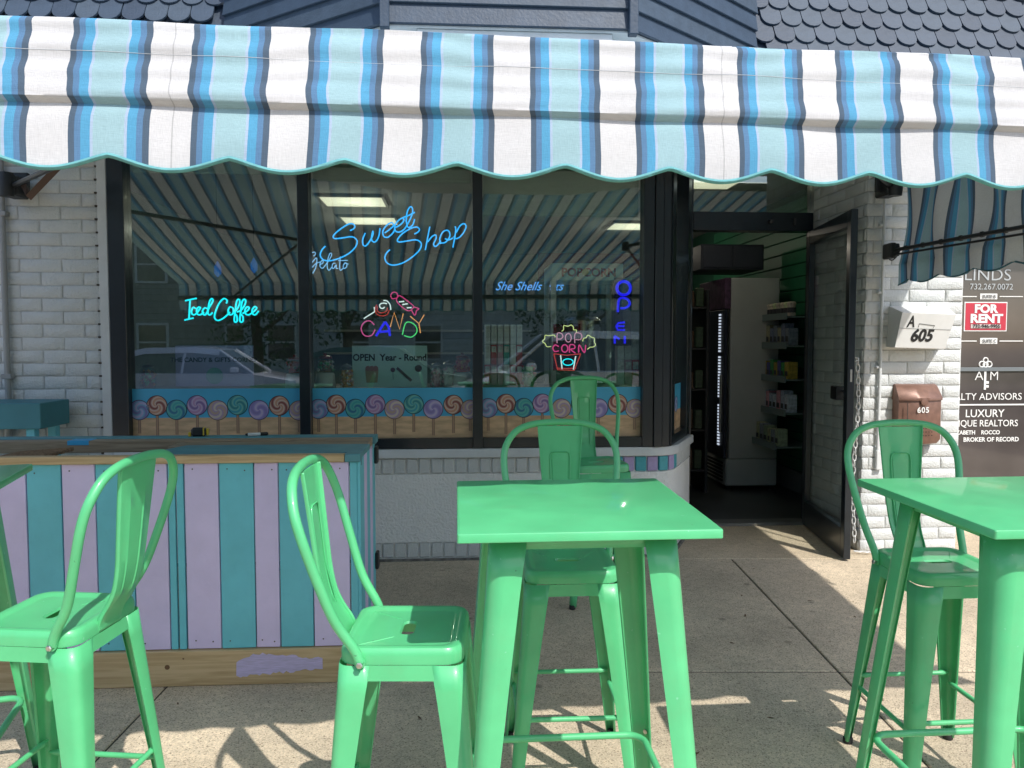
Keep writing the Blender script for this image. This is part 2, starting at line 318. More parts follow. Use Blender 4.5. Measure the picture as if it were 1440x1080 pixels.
    def grid(s, fn, nu, nv, uvf=None, mi=0):
        ids = [[s.av(fn(i / nu, j / nv)) for i in range(nu + 1)] for j in range(nv + 1)]
        for j in range(nv):
            for i in range(nu):
                uv = None
                if uvf: uv = [uvf(i / nu, j / nv), uvf((i + 1) / nu, j / nv), uvf((i + 1) / nu, (j + 1) / nv), uvf(i / nu, (j + 1) / nv)]
                s.fa((ids[j][i], ids[j][i + 1], ids[j + 1][i + 1], ids[j + 1][i]), mi, uv)
        return s
    def mesh(s, name, mats, smooth=None):
        me = bpy.data.meshes.new(name); me.from_pydata([tuple(p) for p in s.v], [], s.f)
        for m in (mats if isinstance(mats, (list, tuple)) else [mats]): me.materials.append(m)
        me.polygons.foreach_set('material_index', s.mi)
        if s.uv:
            ul = me.uv_layers.new(name='UVMap')
            for fi, uvs in s.uv.items():
                for li, c in zip(me.polygons[fi].loop_indices, uvs): ul.data[li].uv = c
        if smooth is not None:
            me.shade_smooth(); me.set_sharp_from_angle(angle=R(smooth))
        me.update(); return me
    def build(s, name, mats, parent=None, smooth=None, M=None, solid=0, bevel=0):
        o = bpy.data.objects.new(name, s.mesh(name, mats, smooth)); COL.objects.link(o)
        if parent: o.parent = parent
        if M is not None: o.matrix_world = M
        if solid: md = o.modifiers.new('s', 'SOLIDIFY'); md.thickness = solid; md.offset = -1
        if bevel: md = o.modifiers.new('b', 'BEVEL'); md.width = bevel; md.segments = 2; md.limit_method = 'ANGLE'
        return o

def tag(o, label, cat=None, group=None, kind=None):
    if label: o['label'] = label
    if cat: o['category'] = cat
    if group: o['group'] = group
    if kind: o['kind'] = kind
    return o
def empty(name, M, label=None, cat=None, group=None, kind=None):
    o = bpy.data.objects.new(name, None); COL.objects.link(o); o.matrix_world = M if isinstance(M, Matrix) else Matrix.Translation(M)
    o.empty_display_size = .1
    return tag(o, label, cat, group, kind)
def bthing(name, u, wd, z, label, cat, group=None, rz=0.0, kind=None):      # Empty in the shop-front frame
    return empty(name, BM @ Matrix.Translation((u, wd, z)) @ Matrix.Rotation(rz, 4, 'Z'), label, cat, group, kind)
def inst(me, name, parent, loc, rot=None, scale=None):
    o = bpy.data.objects.new(name, me); COL.objects.link(o); o.parent = parent; o.location = loc
    if rot: o.rotation_euler = rot
    if scale: o.scale = scale
    return o
def copy_tree(o, parent=None):
    c = o.copy(); COL.objects.link(c)
    if parent: c.parent = parent
    for ch in o.children: copy_tree(ch, c)
    return c
def cr(pts, k=5, closed=False):                                # Catmull-Rom
    P = [Vector(p) for p in pts]; n = len(P)
    if n < 3: return P
    out = []; segs = n if closed else n - 1
    for i in range(segs):
        p0 = P[(i - 1) % n] if (closed or i > 0) else P[0]; p1 = P[i]; p2 = P[(i + 1) % n]
        p3 = P[(i + 2) % n] if (closed or i + 2 < n) else P[-1]
        for j in range(k):
            t = j / k
            out.append(.5 * ((2 * p1) + (p2 - p0) * t + (2 * p0 - 5 * p1 + 4 * p2 - p3) * t * t + (3 * p1 - p0 - 3 * p2 + p3) * t ** 3))
    if not closed: out.append(P[-1])
    return out
def rrect(a, b, r, n=6):                                       # rounded rectangle, half sizes a x b
    pts = []
    for cx, cy_, a0 in ((a - r, b - r, 0), (-a + r, b - r, 90), (-a + r, -b + r, 180), (a - r, -b + r, 270)):
        for k in range(n + 1):
            t = R(a0 + 90 * k / n); pts.append((cx + r * math.cos(t), cy_ + r * math.sin(t)))
    return pts
def text(body, size, m, parent, loc, name='lettering', extrude=.0008, rot=(R(90), 0, 0), align='LEFT', shear=0, bold=0.0, sx=1.0, space=1.0, label=None):
    cu = bpy.data.curves.new('t', 'FONT'); cu.body = body; cu.size = size; cu.extrude = extrude; cu.align_x = align; cu.shear = shear; cu.offset = bold; cu.space_character = space
    cu.resolution_u = 3
    o = bpy.data.objects.new('t', cu); COL.objects.link(o)
    me = bpy.data.meshes.new_from_object(o.evaluated_get(bpy.context.evaluated_depsgraph_get()))
    bpy.data.objects.remove(o); me.name = name; me.materials.clear(); me.materials.append(m)
    q = bpy.data.objects.new(name, me); COL.objects.link(q); q.parent = parent; q.location = loc; q.rotation_euler = rot; q.scale = (sx, 1, 1)
    if label: q['label'] = label
    return q
# ================================================================== SETTING: ground
sw = empty('sidewalk', (0, 0, 0), kind='structure')
bed = MB()
for x0, x1 in ((-9, 9),):
    bed.fa([bed.av((x, y, gz(y) - .006)) for x, y in ((x0, -2.6), (x1, -2.6), (x1, YG), (x0, YG))])
    bed.fa([bed.av((x, y, gz(YG) - .006)) for x, y in ((x0, YG), (x1, YG), (x1, 6.3), (x0, 6.3))])
bed.build('joint_bed', JOINT, sw)
xs = [-8.72, -5.82, -1.47, 1.45, 4.4, 7.3]; ys = [-2.6, -1.04, .43, 1.90, 3.37, 5.05]
xs = [-7.27, -4.37, -1.47, 1.45, 4.35, 7.25]
for i in range(len(xs) - 1):
    for k in range(len(ys) - 1):
        m = MB(); m.cbox(xs[i] + .0045, ys[k] + .007, -.12, xs[i + 1] - .0045, ys[k + 1] - .007, 0, c=.004)
        for p in m.v: p.z += SL * (p.y - YG)
        m.build('paving_slab', CONC, sw, M=Matrix.Identity(4))
kb = MB()
for k in range(6): kb.cbox(-9 + 3 * k + .003, -2.78, gz(-2.6) - .4, -6 + 3 * k - .003, -2.605, gz(-2.6) - .001, c=.015)
tag(kb.build('kerb', mat('kerb_concrete', (.36, .34, .30), rough=.85, var=.15, bump=.4, dirt=.4)), None, kind='structure')
rd = MB(); rd.fa([rd.av(p) for p in ((-90, -80, -.29), (90, -80, -.29), (90, -2.77, -.29), (-90, -2.77, -.29))])
tag(rd.build('road', mat('asphalt', (.055, .055, .058), rough=.9, var=.25, vscale=2, bump=.5, bscale=120)), None, kind='structure')
gr = MB(); gr.fa([gr.av(p) for p in ((-250, -250, -.35), (250, -250, -.35), (250, 250, -.35), (-250, 250, -.35))])
tag(gr.build('ground', mat('dry_ground', (.16, .15, .11), rough=.95, var=.2, vscale=.3)), None, kind='structure')
# entry slab and alcove paving (a part of the sidewalk)
en = MB()
en.cbox(.75, 5.057, -.12, 7.6, 6.4, .0, c=.004)
en.build('entry_slab', CONC2, sw)
fl = MB(); fl.box(-3.4, .9, -.1, 3.0, 7.4, .018); tag(fl.build('shop_floor', mat('dark_shop_floor', (.05, .055, .055), rough=.35, var=.3, vscale=2), M=BM), None, kind='structure')

# ================================================================== brick pieces
BRL, BRH = .2555, .0812
def brick_mesh(i, L=BRL - .008, H=BRH - .008, D=.09, j=.0022):
    random.seed(100 + i); m = MB()
    nx, nz = 5, 3                                            # uneven face grid with rolled edges
    def fn(u, v):
        x = (u - .5) * L; z = v * H
        e = min(u, 1 - u) * nx; g = min(v, 1 - v) * nz
        y = 0
        if e < .5 or g < .5: y = .006
        x += random.uniform(-j, j); z += random.uniform(-j, j) * .8; y += random.uniform(-.0015, .0018)
        return (x, y, z)
    us = [0, .03, .35, .66, .97, 1]; vs = [0, .09, .91, 1]
    ids = []
    for v in vs:
        row = []
        for u in us:
            x = (u - .5) * L + random.uniform(-j, j); z = v * H + random.uniform(-j, j)
            y = random.uniform(-.0018, .0015) + (.0045 if (u in (0, 1) or v in (0, 1)) else 0)
            row.append(m.av((x, y, z)))
        ids.append(row)
    for b in range(len(vs) - 1):
        for a in range(len(us) - 1): m.fa((ids[b][a], ids[b][a + 1], ids[b + 1][a + 1], ids[b + 1][a]))
    # sides going back
    ring = ids[0] + [r[-1] for r in ids[1:-1]] + ids[-1][::-1] + [r[0] for r in ids[1:-1]][::-1]
    back = [m.av(m.v[q] + Vector((0, D, 0))) for q in ring]
    for k in range(len(ring)): m.fa((ring[k], back[k], back[(k + 1) % len(ring)], ring[(k + 1) % len(ring)]))
    return m.mesh('brick', BRICKW, smooth=50)
BRM = [brick_mesh(i) for i in range(10)]
HBR = [brick_mesh(30 + i, L=BRL * .5 - .008) for i in range(5)]
def brick_field(parent, x0, x1, z0, z1, Mf, off=0.0, skip=None):
    """courses of bricks on a face: Mf maps (x along, depth, z) into the parent's frame"""
    rows = int((z1 - z0) / BRH + .5); rz = Mf.to_euler().z
    for r in range(rows):
        x = x0 - ((r % 2) * .5 + off) * BRL % BRL
        z = z0 + r * BRH
        while x < x1 - .02:
            a = max(x, x0); b = min(x + BRL, x1); L = b - a
            if L > .035:
                half = L < BRL * .62
                me = random.choice(HBR if half else BRM); base = (BRL * .5 if half else BRL)
                c = (a + b) / 2
                if not (skip and skip(c, z)):
                    p = Mf @ Vector((c, random.uniform(-.0015, .0015), z))
                    o = inst(me, 'brick', parent, p, (0, random.uniform(-.003, .003), rz), ((L - .008) / (base - .008), 1, 1))
            x += BRL
    return rows

# ---- left wall
UL0, UL1 = bu(-110), bu(143)
lw = bthing('brick_wall', UL0, 0, 0, 'white painted brick wall left of the black-framed shop window', 'brick wall')
m = MB(off=(UL0, 0, 0)); m.box(UL0, .0075, -.05, UL1, .25, 3.25); m.build('mortar', MORTAR, lw)
brick_field(lw, 0, UL1 - UL0, .0, 3.2, Matrix.Identity(4), off=.18)
m = MB(off=(UL0, 0, 0)); m.cbox(UL1 + .002, -.022, 0, bu(157), .10, 3.2, c=.003); m.build('trim_board', TRIMW, lw)

m = MB(off=(UL0, 0, 0)); random.seed(61)
for r in range(4, 39): m.cbox(UL1 - .006 - random.uniform(0, .008), -.0235, r * BRH - .008, UL1 + .006, -.003, r * BRH + .003, c=.001)
o = m.build('joint_gap', JOINT, lw); o['kind'] = 'stuff'
# ---- shop window
US, UE = bu(158), bu(941)                                     # outer edges of the frame
ZSILL = bz(629); ZG0 = bz(615); ZT = 2.78; ZD = bz(545)
win = bthing('shop_window', US, 0, ZSILL, 'black-framed three-pane shop window with lollipop border under the awning', 'shop window')
off = (US, 0, ZSILL)
def post(a, b, y0=-.03, y1=.09, z0=ZSILL, z1=ZT, nm='window_post'):
    m = MB(off=off); m.cbox(a, y0, z0, b, y1, z1, c=.003); return m.build(nm, BLACK, win)
posts = [(US, bu(181)), (bu(421.5), bu(437)), (bu(665), bu(678.5)), (bu(903), bu(918))]
for a, b in posts: post(a, b)
post(bu(918.5), bu(930), -.045, .09); post(bu(930.5), UE, -.03, .09)
for k in range(3):
    a, b = posts[k][1] + .001, posts[k + 1][0] - .001
    m = MB(off=off); m.cbox(a, -.025, ZSILL, b, .085, ZG0, c=.003); m.build('bottom_rail', BLACK, win)
    m = MB(off=off); m.cbox(a, -.025, ZT - .06, b, .085, ZT, c=.003); m.build('top_rail', BLACK, win)
    m = MB(off=off); m.box(a - .004, .028, ZG0 - .004, b + .004, .034, ZT - .055); m.build('glass_pane', GLASS, win)
# lollipop border: printed film on the outside of the glass
SKYM = mat('printed_blue', (.065, .40, .64), rough=.45, var=.10, vscale=3); SANDM = mat('printed_sand', (.58, .40, .24), rough=.5, var=.22, vscale=9, stretch=(1, 1, 4))
LOL = [swirl('print_lilac', (.20, .18, .42), (.42, .38, .62), (.16, .40, .58)), swirl('print_red_brown', (.22, .05, .05), (.50, .26, .18), (.62, .50, .42)),
       swirl('print_teal', (.03, .16, .30), (.05, .34, .36), (.12, .45, .40)), swirl('print_mauve', (.20, .12, .32), (.42, .24, .42), (.50, .42, .60)),
       swirl('print_cream', (.46, .34, .26), (.60, .52, .42), (.34, .26, .48)), swirl('print_green', (.03, .22, .26), (.04, .30, .40), (.18, .50, .42)),
       swirl('print_lilac_pale', (.24, .20, .44), (.48, .42, .60), (.30, .26, .56))]
STICK = mat('printed_stick', (.40, .26, .17), rough=.5); STICKD = mat('printed_outline', (.16, .09, .07), rough=.5)
YF = .0262                                                    # film plane just in front of the glass
def lolly(uc, zc, r, mt, ztail, parent, offs, M=None, lim=None):
    m = MB(off=offs); n = 28
    if M is not None: m.M = M
    y = YF - .0018
    cl = lambda x: max(lim[0], min(lim[1], x)) if lim else x
    cc = cl(uc); c = m.av((cc, y, zc)); rx = [cl(uc + r * math.cos(2 * math.pi * k / n)) for k in range(n)]
    ring = [m.av((rx[k], y, zc + r * math.sin(2 * math.pi * k / n))) for k in range(n)]
    for k in range(n):
        a0, a1 = 2 * math.pi * k / n, 2 * math.pi * (k + 1) / n
        m.fa((c, ring[(k + 1) % n], ring[k]), 0, [((cc - uc) / r, 0), ((rx[(k + 1) % n] - uc) / r, math.sin(a1)), ((rx[k] - uc) / r, math.sin(a0))])
    o = m.build('lollipop_print', mt, parent)
    if lim and not (lim[0] + .01 < uc < lim[1] - .01): return
    s = MB(off=offs); s.M = M
    s.box(uc - .0085, YF - .0008, ztail, uc + .0085, YF - .0004, zc - r * .9, 1); s.box(uc - .0055, YF - .0014, ztail, uc + .0055, YF - .0009, zc - r * .9, 0)
    s.build('stick_print', [STICK, STICKD], o)
ZH = bz(585)
for k in range(3):
    a, b = posts[k][1] + .002, posts[k + 1][0] - .002
    m = MB(off=off); m.box(a, YF, ZH, b, YF + .001, ZD); m.box(a, YF, ZG0, b, YF + .001, ZH, 1); m.build('printed_border', [SKYM, SANDM], win)
    lo, hi = .070, .070
    seq = [(0, 573), (1, 567), (2, 573), (3, 567), (4, 574), (5, 567), (6, 574), (1, 568), (4, 575)]
    px = [(191, 216.4, 244, 273.4, 302.6, 330.8, 361, 390, 418), (445.6, 470.8, 498, 526.3, 553.5, 580.8, 608.6, 637.2, 661), (686.5, 711.8, 737, 763.4, 790.6, 818, 843, 870.4, 894.7)][k]
    for i, (c, py) in enumerate(seq):
        lolly(bu(px[i]), bz(py + 1), .0655, LOL[c], bz(606 + (i * 5) % 8), win, off, lim=(a, b))
# ---- angled end of the window, towards the door
P2 = Vector(w2l(1.305, 5.79)).to_3d(); P1 = Vector((UE, 0, 0)); dv = P2 - P1; LA = dv.length; ang = math.atan2(dv.y, dv.x)
MA = Matrix.Translation(P1) @ Matrix.Rotation(ang, 4, 'Z')
sw2 = empty('side_window', BM @ MA @ Matrix.Translation((0, 0, ZSILL)), 'narrow angled black side pane between the shop window and the door', 'window')
def sp_(x0, x1, y0, y1, z0, z1, nm, mt=BLACK): m = MB(off=(0, 0, ZSILL)); m.cbox(x0, y0, z0, x1, y1, z1, c=.003); return m.build(nm, mt, sw2)
sp_(.004, .12, -.02, .07, ZSILL, ZT, 'window_post'); sp_(LA - .10, LA + .04, -.02, .07, ZSILL, ZT, 'window_post')
sp_(.121, LA - .101, -.018, .065, ZSILL, ZG0, 'bottom_rail'); sp_(.121, LA - .101, -.018, .065, ZT - .06, ZT, 'top_rail')
m = MB(off=(0, 0, ZSILL)); m.box(.118, .028, ZG0 - .003, LA - .098, .034, ZT - .055); m.build('glass_pane', GLASS, sw2)
m = MB(off=(0, 0, ZSILL)); m.box(.123, YF, ZH, LA - .103, YF + .001, ZD); m.box(.123, YF, ZG0, LA - .103, YF + .001, ZH, 1); m.build('printed_border', [SKYM, SANDM], sw2)
lolly(.26, bz(572), .07, LOL[2], bz(610), sw2, (0, 0, ZSILL)); lolly(.42, bz(576), .06, LOL[0], bz(610), sw2, (0, 0, ZSILL))
# ---- low wall under the window
bw = bthing('window_base_wall', US, 0, 0, 'low white stucco wall with soldier bricks under the shop window', 'wall')
off = (US, 0, 0)
NX = 24
def path_pt(d):                                               # follows the front, then the angled side, softened corner
    if d < UE - US - .10: return Vector((US + d, 0)), 0.0
    d2 = d - (UE - US - .10); rr = .2
    arc = rr * ang
    if d2 < arc:
        a = d2 / rr; return Vector((UE - .10 + rr * math.sin(a), rr * (1 - math.cos(a)))), a
    q = Vector((UE - .10 + rr * math.sin(ang), rr * (1 - math.cos(ang)))); s = d2 - arc
    return q + Vector((math.cos(ang), math.sin(ang))) * s, ang
DT = (UE - US - .10) + .2 * ang + LA - .10
def band(nm, prof, mt, d0=0, d1=DT, n=60, parent=bw, smooth=40):
    loops = []
    ds = [d0 + (d1 - d0) * i / n for i in range(n + 1)]
    m = MB(off=off)
    for d in ds:
        p, a = path_pt(d); nx, ny = math.sin(a), -math.cos(a)
        loops.append([(p.x + nx * o, p.y + ny * o, z) for o, z in prof])
    m.loft(loops, c0=True, c1=True); return m.build(nm, mt, parent, smooth=smooth)
ZR1, ZR0 = bz(643), bz(665); ZQ1, ZQ0 = bz(761), bz(782)
band('sill_ledge', [(-.1, ZSILL - .001), (.022, ZSILL - .004), (.028, ZSILL - .012), (.028, ZR1 + .006), (.022, ZR1 + .001), (-.1, ZR1 + .001)], TRIMW)
band('stucco', [(-.12, ZR1), (-.012, ZR1), (-.012, ZR0), (0, ZR0 - .004), (.002, ZQ1 + .004), (-.012, ZQ1), (-.012, ZQ0), (-.004, ZQ0 - .002), (-.002, -.03), (-.12, -.03)], STUCCO, smooth=20)
SB = []
for i in range(6):
    random.seed(50 + i); mm = MB(); mm.cbox(-.0345, 0, 0, .0345, .07, .1, c=.005, j=.0018); SB.append(mm.mesh('soldier_brick', BRICKW, smooth=30))
SBT = SB[0].copy(); SBT.materials[0] = mat('turquoise_brick_paint', (.06, .36, .42), rough=.55, var=.1, vscale=20, bump=.3); SBL = SB[1].copy(); SBL.materials[0] = mat('lavender_brick_paint', (.42, .34, .58), rough=.55, var=.1, vscale=20, bump=.3)
pit = .0795; nb = int(DT / pit); dcol = bu(868) - US; ci = 0
for row, (za, zb) in enumerate(((ZR0, ZR1), (ZQ0, ZQ1))):
    for i in range(nb):
        d = .04 + i * pit; p, a = path_pt(d)
        me = random.choice(SB); nm = 'soldier_brick'; o = None
        if row == 0 and d > dcol and ci < 7: me = (SBT, SBL)[ci % 2]; ci += 1
        o = inst(me, nm, bw, (p.x - US + math.sin(a) * .003, p.y - math.cos(a) * .003, za + .003), (0, random.uniform(-.01, .01), a), (1, 1, (zb - za - .006) / .1))
        if me is SBT: o['label'] = 'soldier brick painted turquoise'
        if me is SBL: o['label'] = 'soldier brick painted lavender'
m = MB(off=off); 
band('broken_footing', [(-.1, .012), (.012, .010), (.022, -.0), (.022, -.05), (-.1, -.05)], mat('dark_footing', (.16, .15, .13), rough=.9, var=.4, vscale=30, bump=1, bscale=60))

# ---- wall above the windows (behind the awning)
hw = bthing('upper_wall', UL0, 0, 3.2, 'pale band of wall above the shop window, hidden by the awning', 'wall')
m = MB(off=(UL0, 0, 3.2)); m.box(US, -.02, ZT + .001, UE, .2, 3.5); m.box(UL0, -.021, 3.21, US - .001, .2, 3.5); m.box(UE + .001, -.019, 2.9, 7.5, 1.0, 3.5); m.build('plaster', STUCCO, hw)

# ---- doorway at the back of the alcove
WD = .84
UJ0, UJ1 = bu(960, WD), bu(1146, WD); UO0, UO1 = bu(971.5, WD), bu(1138, WD)
ZH0, ZH1 = bz(325, 1050, WD), bz(299, 1050, WD)
df = bthing('door_frame', UJ0, WD, 0, 'black aluminium door frame with glass transom at the end of the alcove', 'door frame')
off = (UJ0, WD, 0)
for a, b in ((UJ0, UO0), (UO1, UJ1)): m = MB(off=off); m.cbox(a, WD - .03, 0, b, WD + .09, 2.95, c=.003); m.build('jamb', BLACK, df)
m = MB(off=off); m.cbox(UO0 + .001, WD - .028, ZH0, UO1 - .001, WD + .088, ZH1, c=.003); m.build('header', BLACK, df)
m = MB(off=off); m.box(UO0, WD + .02, ZH1 - .002, UO1, WD + .026, 2.95); m.build('transom_glass', GLASS, df)
m = MB(off=off); m.cbox(UO0 + .001, WD - .06, -.01, UO1 - .001, WD + .09, .022, c=.006); m.build('threshold', mat('worn_aluminium', (.30, .30, .29), rough=.4, metal=.7, var=.2), df)
m = MB(off=off); m.lathe([(.013, 0), (.016, .01), (.016, .035), (.008, .04)], (UO0 + .60, WD - .03, (ZH0 + ZH1) / 2), 12, axis='y'); m.cbox(UO0 + .78, WD - .045, (ZH0 + ZH1) / 2 - .025, UO0 + .80, WD - .028, (ZH0 + ZH1) / 2 + .025, c=.002); m.build('door_closer', mat('dark_grey_metal', (.06, .065, .07), rough=.4, metal=.5), df)
# end of low wall to jamb
# ---- open door leaf
hx = bu(1136, WD - .04); Hh = Vector((hx, WD - .045)); Ee = Vector(w2l(2.185, 4.99)); dd = Ee - Hh; LD = dd.length; da = math.atan2(dd.y, dd.x)
door = empty('shop_door', BM @ Matrix.Translation((Hh.x, Hh.y, .012)) @ Matrix.Rotation(da, 4, 'Z'), 'black glass shop door standing open against the white brick pier', 'door')
HDR = ZH0 - .02
def dp(x0, x1, z0, z1, nm, mt=BLACK, y0=-.022, y1=.022, c=.003, par=None): m = MB(); m.cbox(x0, y0, z0, x1, y1, z1, c=c); return m.build(nm, mt, par or door)
dp(0, .07, 0, HDR, 'stile'); dp(LD - .075, LD, 0, HDR, 'stile'); dp(.071, LD - .076, HDR - .10, HDR, 'top_rail'); dp(.071, LD - .076, 0, .19, 'bottom_rail')
m = MB(); m.box(.068, -.003, .185, LD - .072, .003, HDR - .095); m.build('glass_pane', DOORGL, door)
dp(LD - .30, LD - .165, 1.03, 1.12, 'push_plate', mat('black_plastic', (.008, .009, .01), rough=.4), -.04, .04)
m = MB(); m.tube([(LD - .17, .0, 1.09), (LD - .07, .0, 1.09)], .008, 8); m.build('push_bar', BLACK, door)
dp(LD + .0005, LD + .003, 1.16, 1.24, 'lock_strike', STEEL, -.006, .006, .0005)
# ---- brick pier between the two shops
UP0, UP1 = bu(1217, 0, 400), bu(1353, 0, 480)
pr = bthing('brick_pier', UP0, 0, 0, 'white painted brick pier with mailbox beside the open door', 'brick pier')
off = (UP0, 0, 0)
m = MB(off=off); m.box(UP0 + .0075, .0075, -.05, UP1 - .0075, WD - .035, 3.2); m.build('mortar', MORTAR, pr)
MS = Matrix.Translation((0, WD - .036, 0)) @ Matrix.Rotation(R(-90), 4, 'Z')
brick_field(pr, 0, UP1 - UP0, .0, 3.2, Matrix.Identity(4), off=.3)
brick_field(pr, .01, WD - .036 - .012, .0, 3.2, MS, off=.1)
# return on the far side: plain stucco
m = MB(off=off); m.box(UP1 - .007, .012, 0, UP1 + .002, WD - .04, 3.2); m.build('stucco', STUCCO, pr)

# ---- neighbouring shop front to the right, set back
WN = .62
ns = bthing('neighbour_shop_front', UP1, WN, 0, 'dark glass front of the next shop with white vinyl lettering', 'shop front')
off = (UP1, WN, 0); UN1 = 6.6
m = MB(off=off); m.box(UP1 + .004, WN, .28, UN1, WN + .012, 2.9); m.build('glass_pane', BROWNGL, ns)
m = MB(off=off); m.cbox(UP1 + .004, WN - .03, -.02, UN1, WN + .08, .278, c=.005); m.build('base_panel', TRIMW, ns)
m = MB(off=off); m.cbox(UP1 + .004, WN - .012, bz(522, 1400, WN), UN1, WN - .002, bz(516.5, 1400, WN), c=.002); m.build('glazing_bar', mat('pale_grey_bar', (.16, .18, .19), rough=.4), ns)
def ntext(s, px, py, hpx, sx=1.0, bold=0.0, mt=LET, al='LEFT', nm='lettering', space=1.0, dy=0):
    u, z = bl(px, py, WN); sz = hpx / F * 5.95 / .70
    return text(s, sz, mt, ns, (u - UP1, -.004 - dy, z), nm, .0006, sx=sx, bold=bold, align=al, space=space)
GREYL = mat('pale_grey_vinyl', (.45, .48, .49), rough=.5)
ntext('BLINDS', 1340.5, 394, 16, 1.12, -.0005, GREYL); ntext('732.267.0072', 1363, 407, 8.2, 1.0, .0, GREYL)
def npanel(px0, py0, px1, py1, mt, nm, dy=.0025, c=.001):
    a, z1 = bl(px0, py0, WN); b, z0 = bl(px1, py1, WN); m = MB(off=off); m.cbox(a, WN - dy - .003, z0, b, WN - dy, z1, c=c); return m.build(nm, mt, ns)
for (y, t) in ((417, 'SUITE B'), (479.5, 'SUITE C')):
    npanel(1378, y - 4.2, 1402, y + 4.2, LET, 'suite_plate', .001, .0028); ntext(t, 1380.2, y + 2.4, 4.6, .88, .0004, CHAR, dy=.006)
    npanel(1350, y - .6, 1373, y + .9, LET, 'rule_line'); npanel(1405, y - .6, 1438, y + .9, LET, 'rule_line')
REDM = mat('sign_red', (.50, .035, .06), rough=.5, var=.05)
npanel(1356, 424.5, 1415, 466, LET, 'for_rent_sign', .001); npanel(1357.5, 426, 1413.6, 464.4, REDM, 'red_field', .004)
ntext('FOR', 1369, 439.5, 11, 1.12, .004, dy=.006); ntext('RENT', 1363, 453.5, 11.5, 1.16, .004, dy=.006)
npanel(1364, 456, 1406, 461.8, mat('sign_pale_strip', (.55, .5, .48), rough=.5), 'number_strip', .008); ntext('732-946-9955', 1366, 461, 5, 1.0, .0006, CHAR, dy=.012)
# key emblem with the letters either side
ku, kz = bl(1385.5, 510, WN); m = MB(off=off); s_ = 5.95 / F
for cx, cy_, rr in ((0, -3.5, 3.4), (-5.3, 2.2, 3.9), (5.3, 2.2, 3.9), (0, 3, 3.4)):
    m.tube([(ku + (cx + rr * math.cos(t)) * s_, WN - .003, kz + (-cy_ + 0 + rr * math.sin(t)) * s_) for t in [2 * math.pi * k / 16 for k in range(16)]], .0052, 6, closed=True)
m.cbox(ku - 1.6 * s_, WN - .006, kz - 38 * s_, ku + 1.6 * s_, WN - .001, kz - 6 * s_, c=.001)
for q in (26, 31.5): m.cbox(ku + 1.5 * s_, WN - .006, kz - (q + 3.6) * s_, ku + 5.6 * s_, WN - .001, kz - q * s_, c=.001)
m.build('key_emblem', LET, ns, smooth=40)
ntext('A', 1370, 534.5, 13, 1.05, -.001); ntext('M', 1390.5, 534.5, 13, .98, -.001)
ntext('REALTY ADVISORS', 1327, 562.5, 9.6, 1.0, 0); npanel(1347, 568.3, 1446, 569.8, LET, 'rule_line')
ntext('LUXURY', 1356.5, 586.5, 10.8, .98, .0005); ntext('BOUTIQUE REALTORS', 1315.5, 600, 9.2, .92, .0004)
ntext('ELIZABETH    ROCCO', 1335, 611, 5.6, .95, .0012); ntext('BROKER OF RECORD', 1354, 621, 6.0, 1.0, .0012)

# ================================================================== mansard roof and bay above the awning
SHW, SHE = .133, .125
def shingle_mesh(i):
    random.seed(300 + i); m = MB(); w_ = SHW / 2 - .0025; L = .235; pts = []
    for k in range(9):
        a = math.pi + math.pi * k / 8; pts.append((w_ * math.cos(a), w_ * 1.0 * math.sin(a) + w_))
    pts += [(w_, L), (-w_, L)]
    m.prism([(x + random.uniform(-.001, .001), z) for x, z in pts], 0, .012); return m.mesh('shingle', (SLATE, SLATE2, SLATE3)[i % 3])
SHM = [shingle_mesh(i) for i in range(9)]
WM = -.22; ZM = bz(61, 1200, WM); TILT = math.atan2(.055, SHE)
rf = bthing('mansard_roof', UL0, WM, ZM, 'slate blue mansard roof of round-tailed shingles above the awning', 'roof')
off = (UL0, WM, ZM)
def shingle_row(u0, u1, row, ph=0.0, dz=0.0):
    z = row * SHE + dz; y = row * .055
    u = u0 + (ph + .5 * (row % 2)) * SHW
    while u < u1:
        inst(random.choice(SHM), 'shingle', rf, (u - UL0, y + random.uniform(-.001, .001), z + random.uniform(-.003, .003)), (-TILT - .10, random.uniform(-.012, .012), 0)); u += SHW
UB0, UB1 = bu(312, WM, 25), bu(1066, WM, 60)
for r in range(0, 4): shingle_row(UL0 + .3, UB0 - .03, r, .2, .022)
for r in range(-1, 5): shingle_row(UB1 + .04, bu(1475, WM, 50), r, .1)
m = MB(off=off); m.M = Matrix.Translation((0, WM, ZM)) @ Matrix.Rotation(-TILT, 4, 'X')
m.box(UL0, .036, -.14, UB0, .08, 1.1); m.box(UB1, .036, -.14, 7.5, .08, 1.1); m.build('roof_deck', SLATE3, rf)
m = MB(off=off); m.box(UL0, WM + .0, ZM - .19, UB0, -.03, ZM - .16); m.box(UB1, WM + .0, ZM - .19, 7.5, -.03, ZM - .16); m.build('soffit', TRIMW, rf)
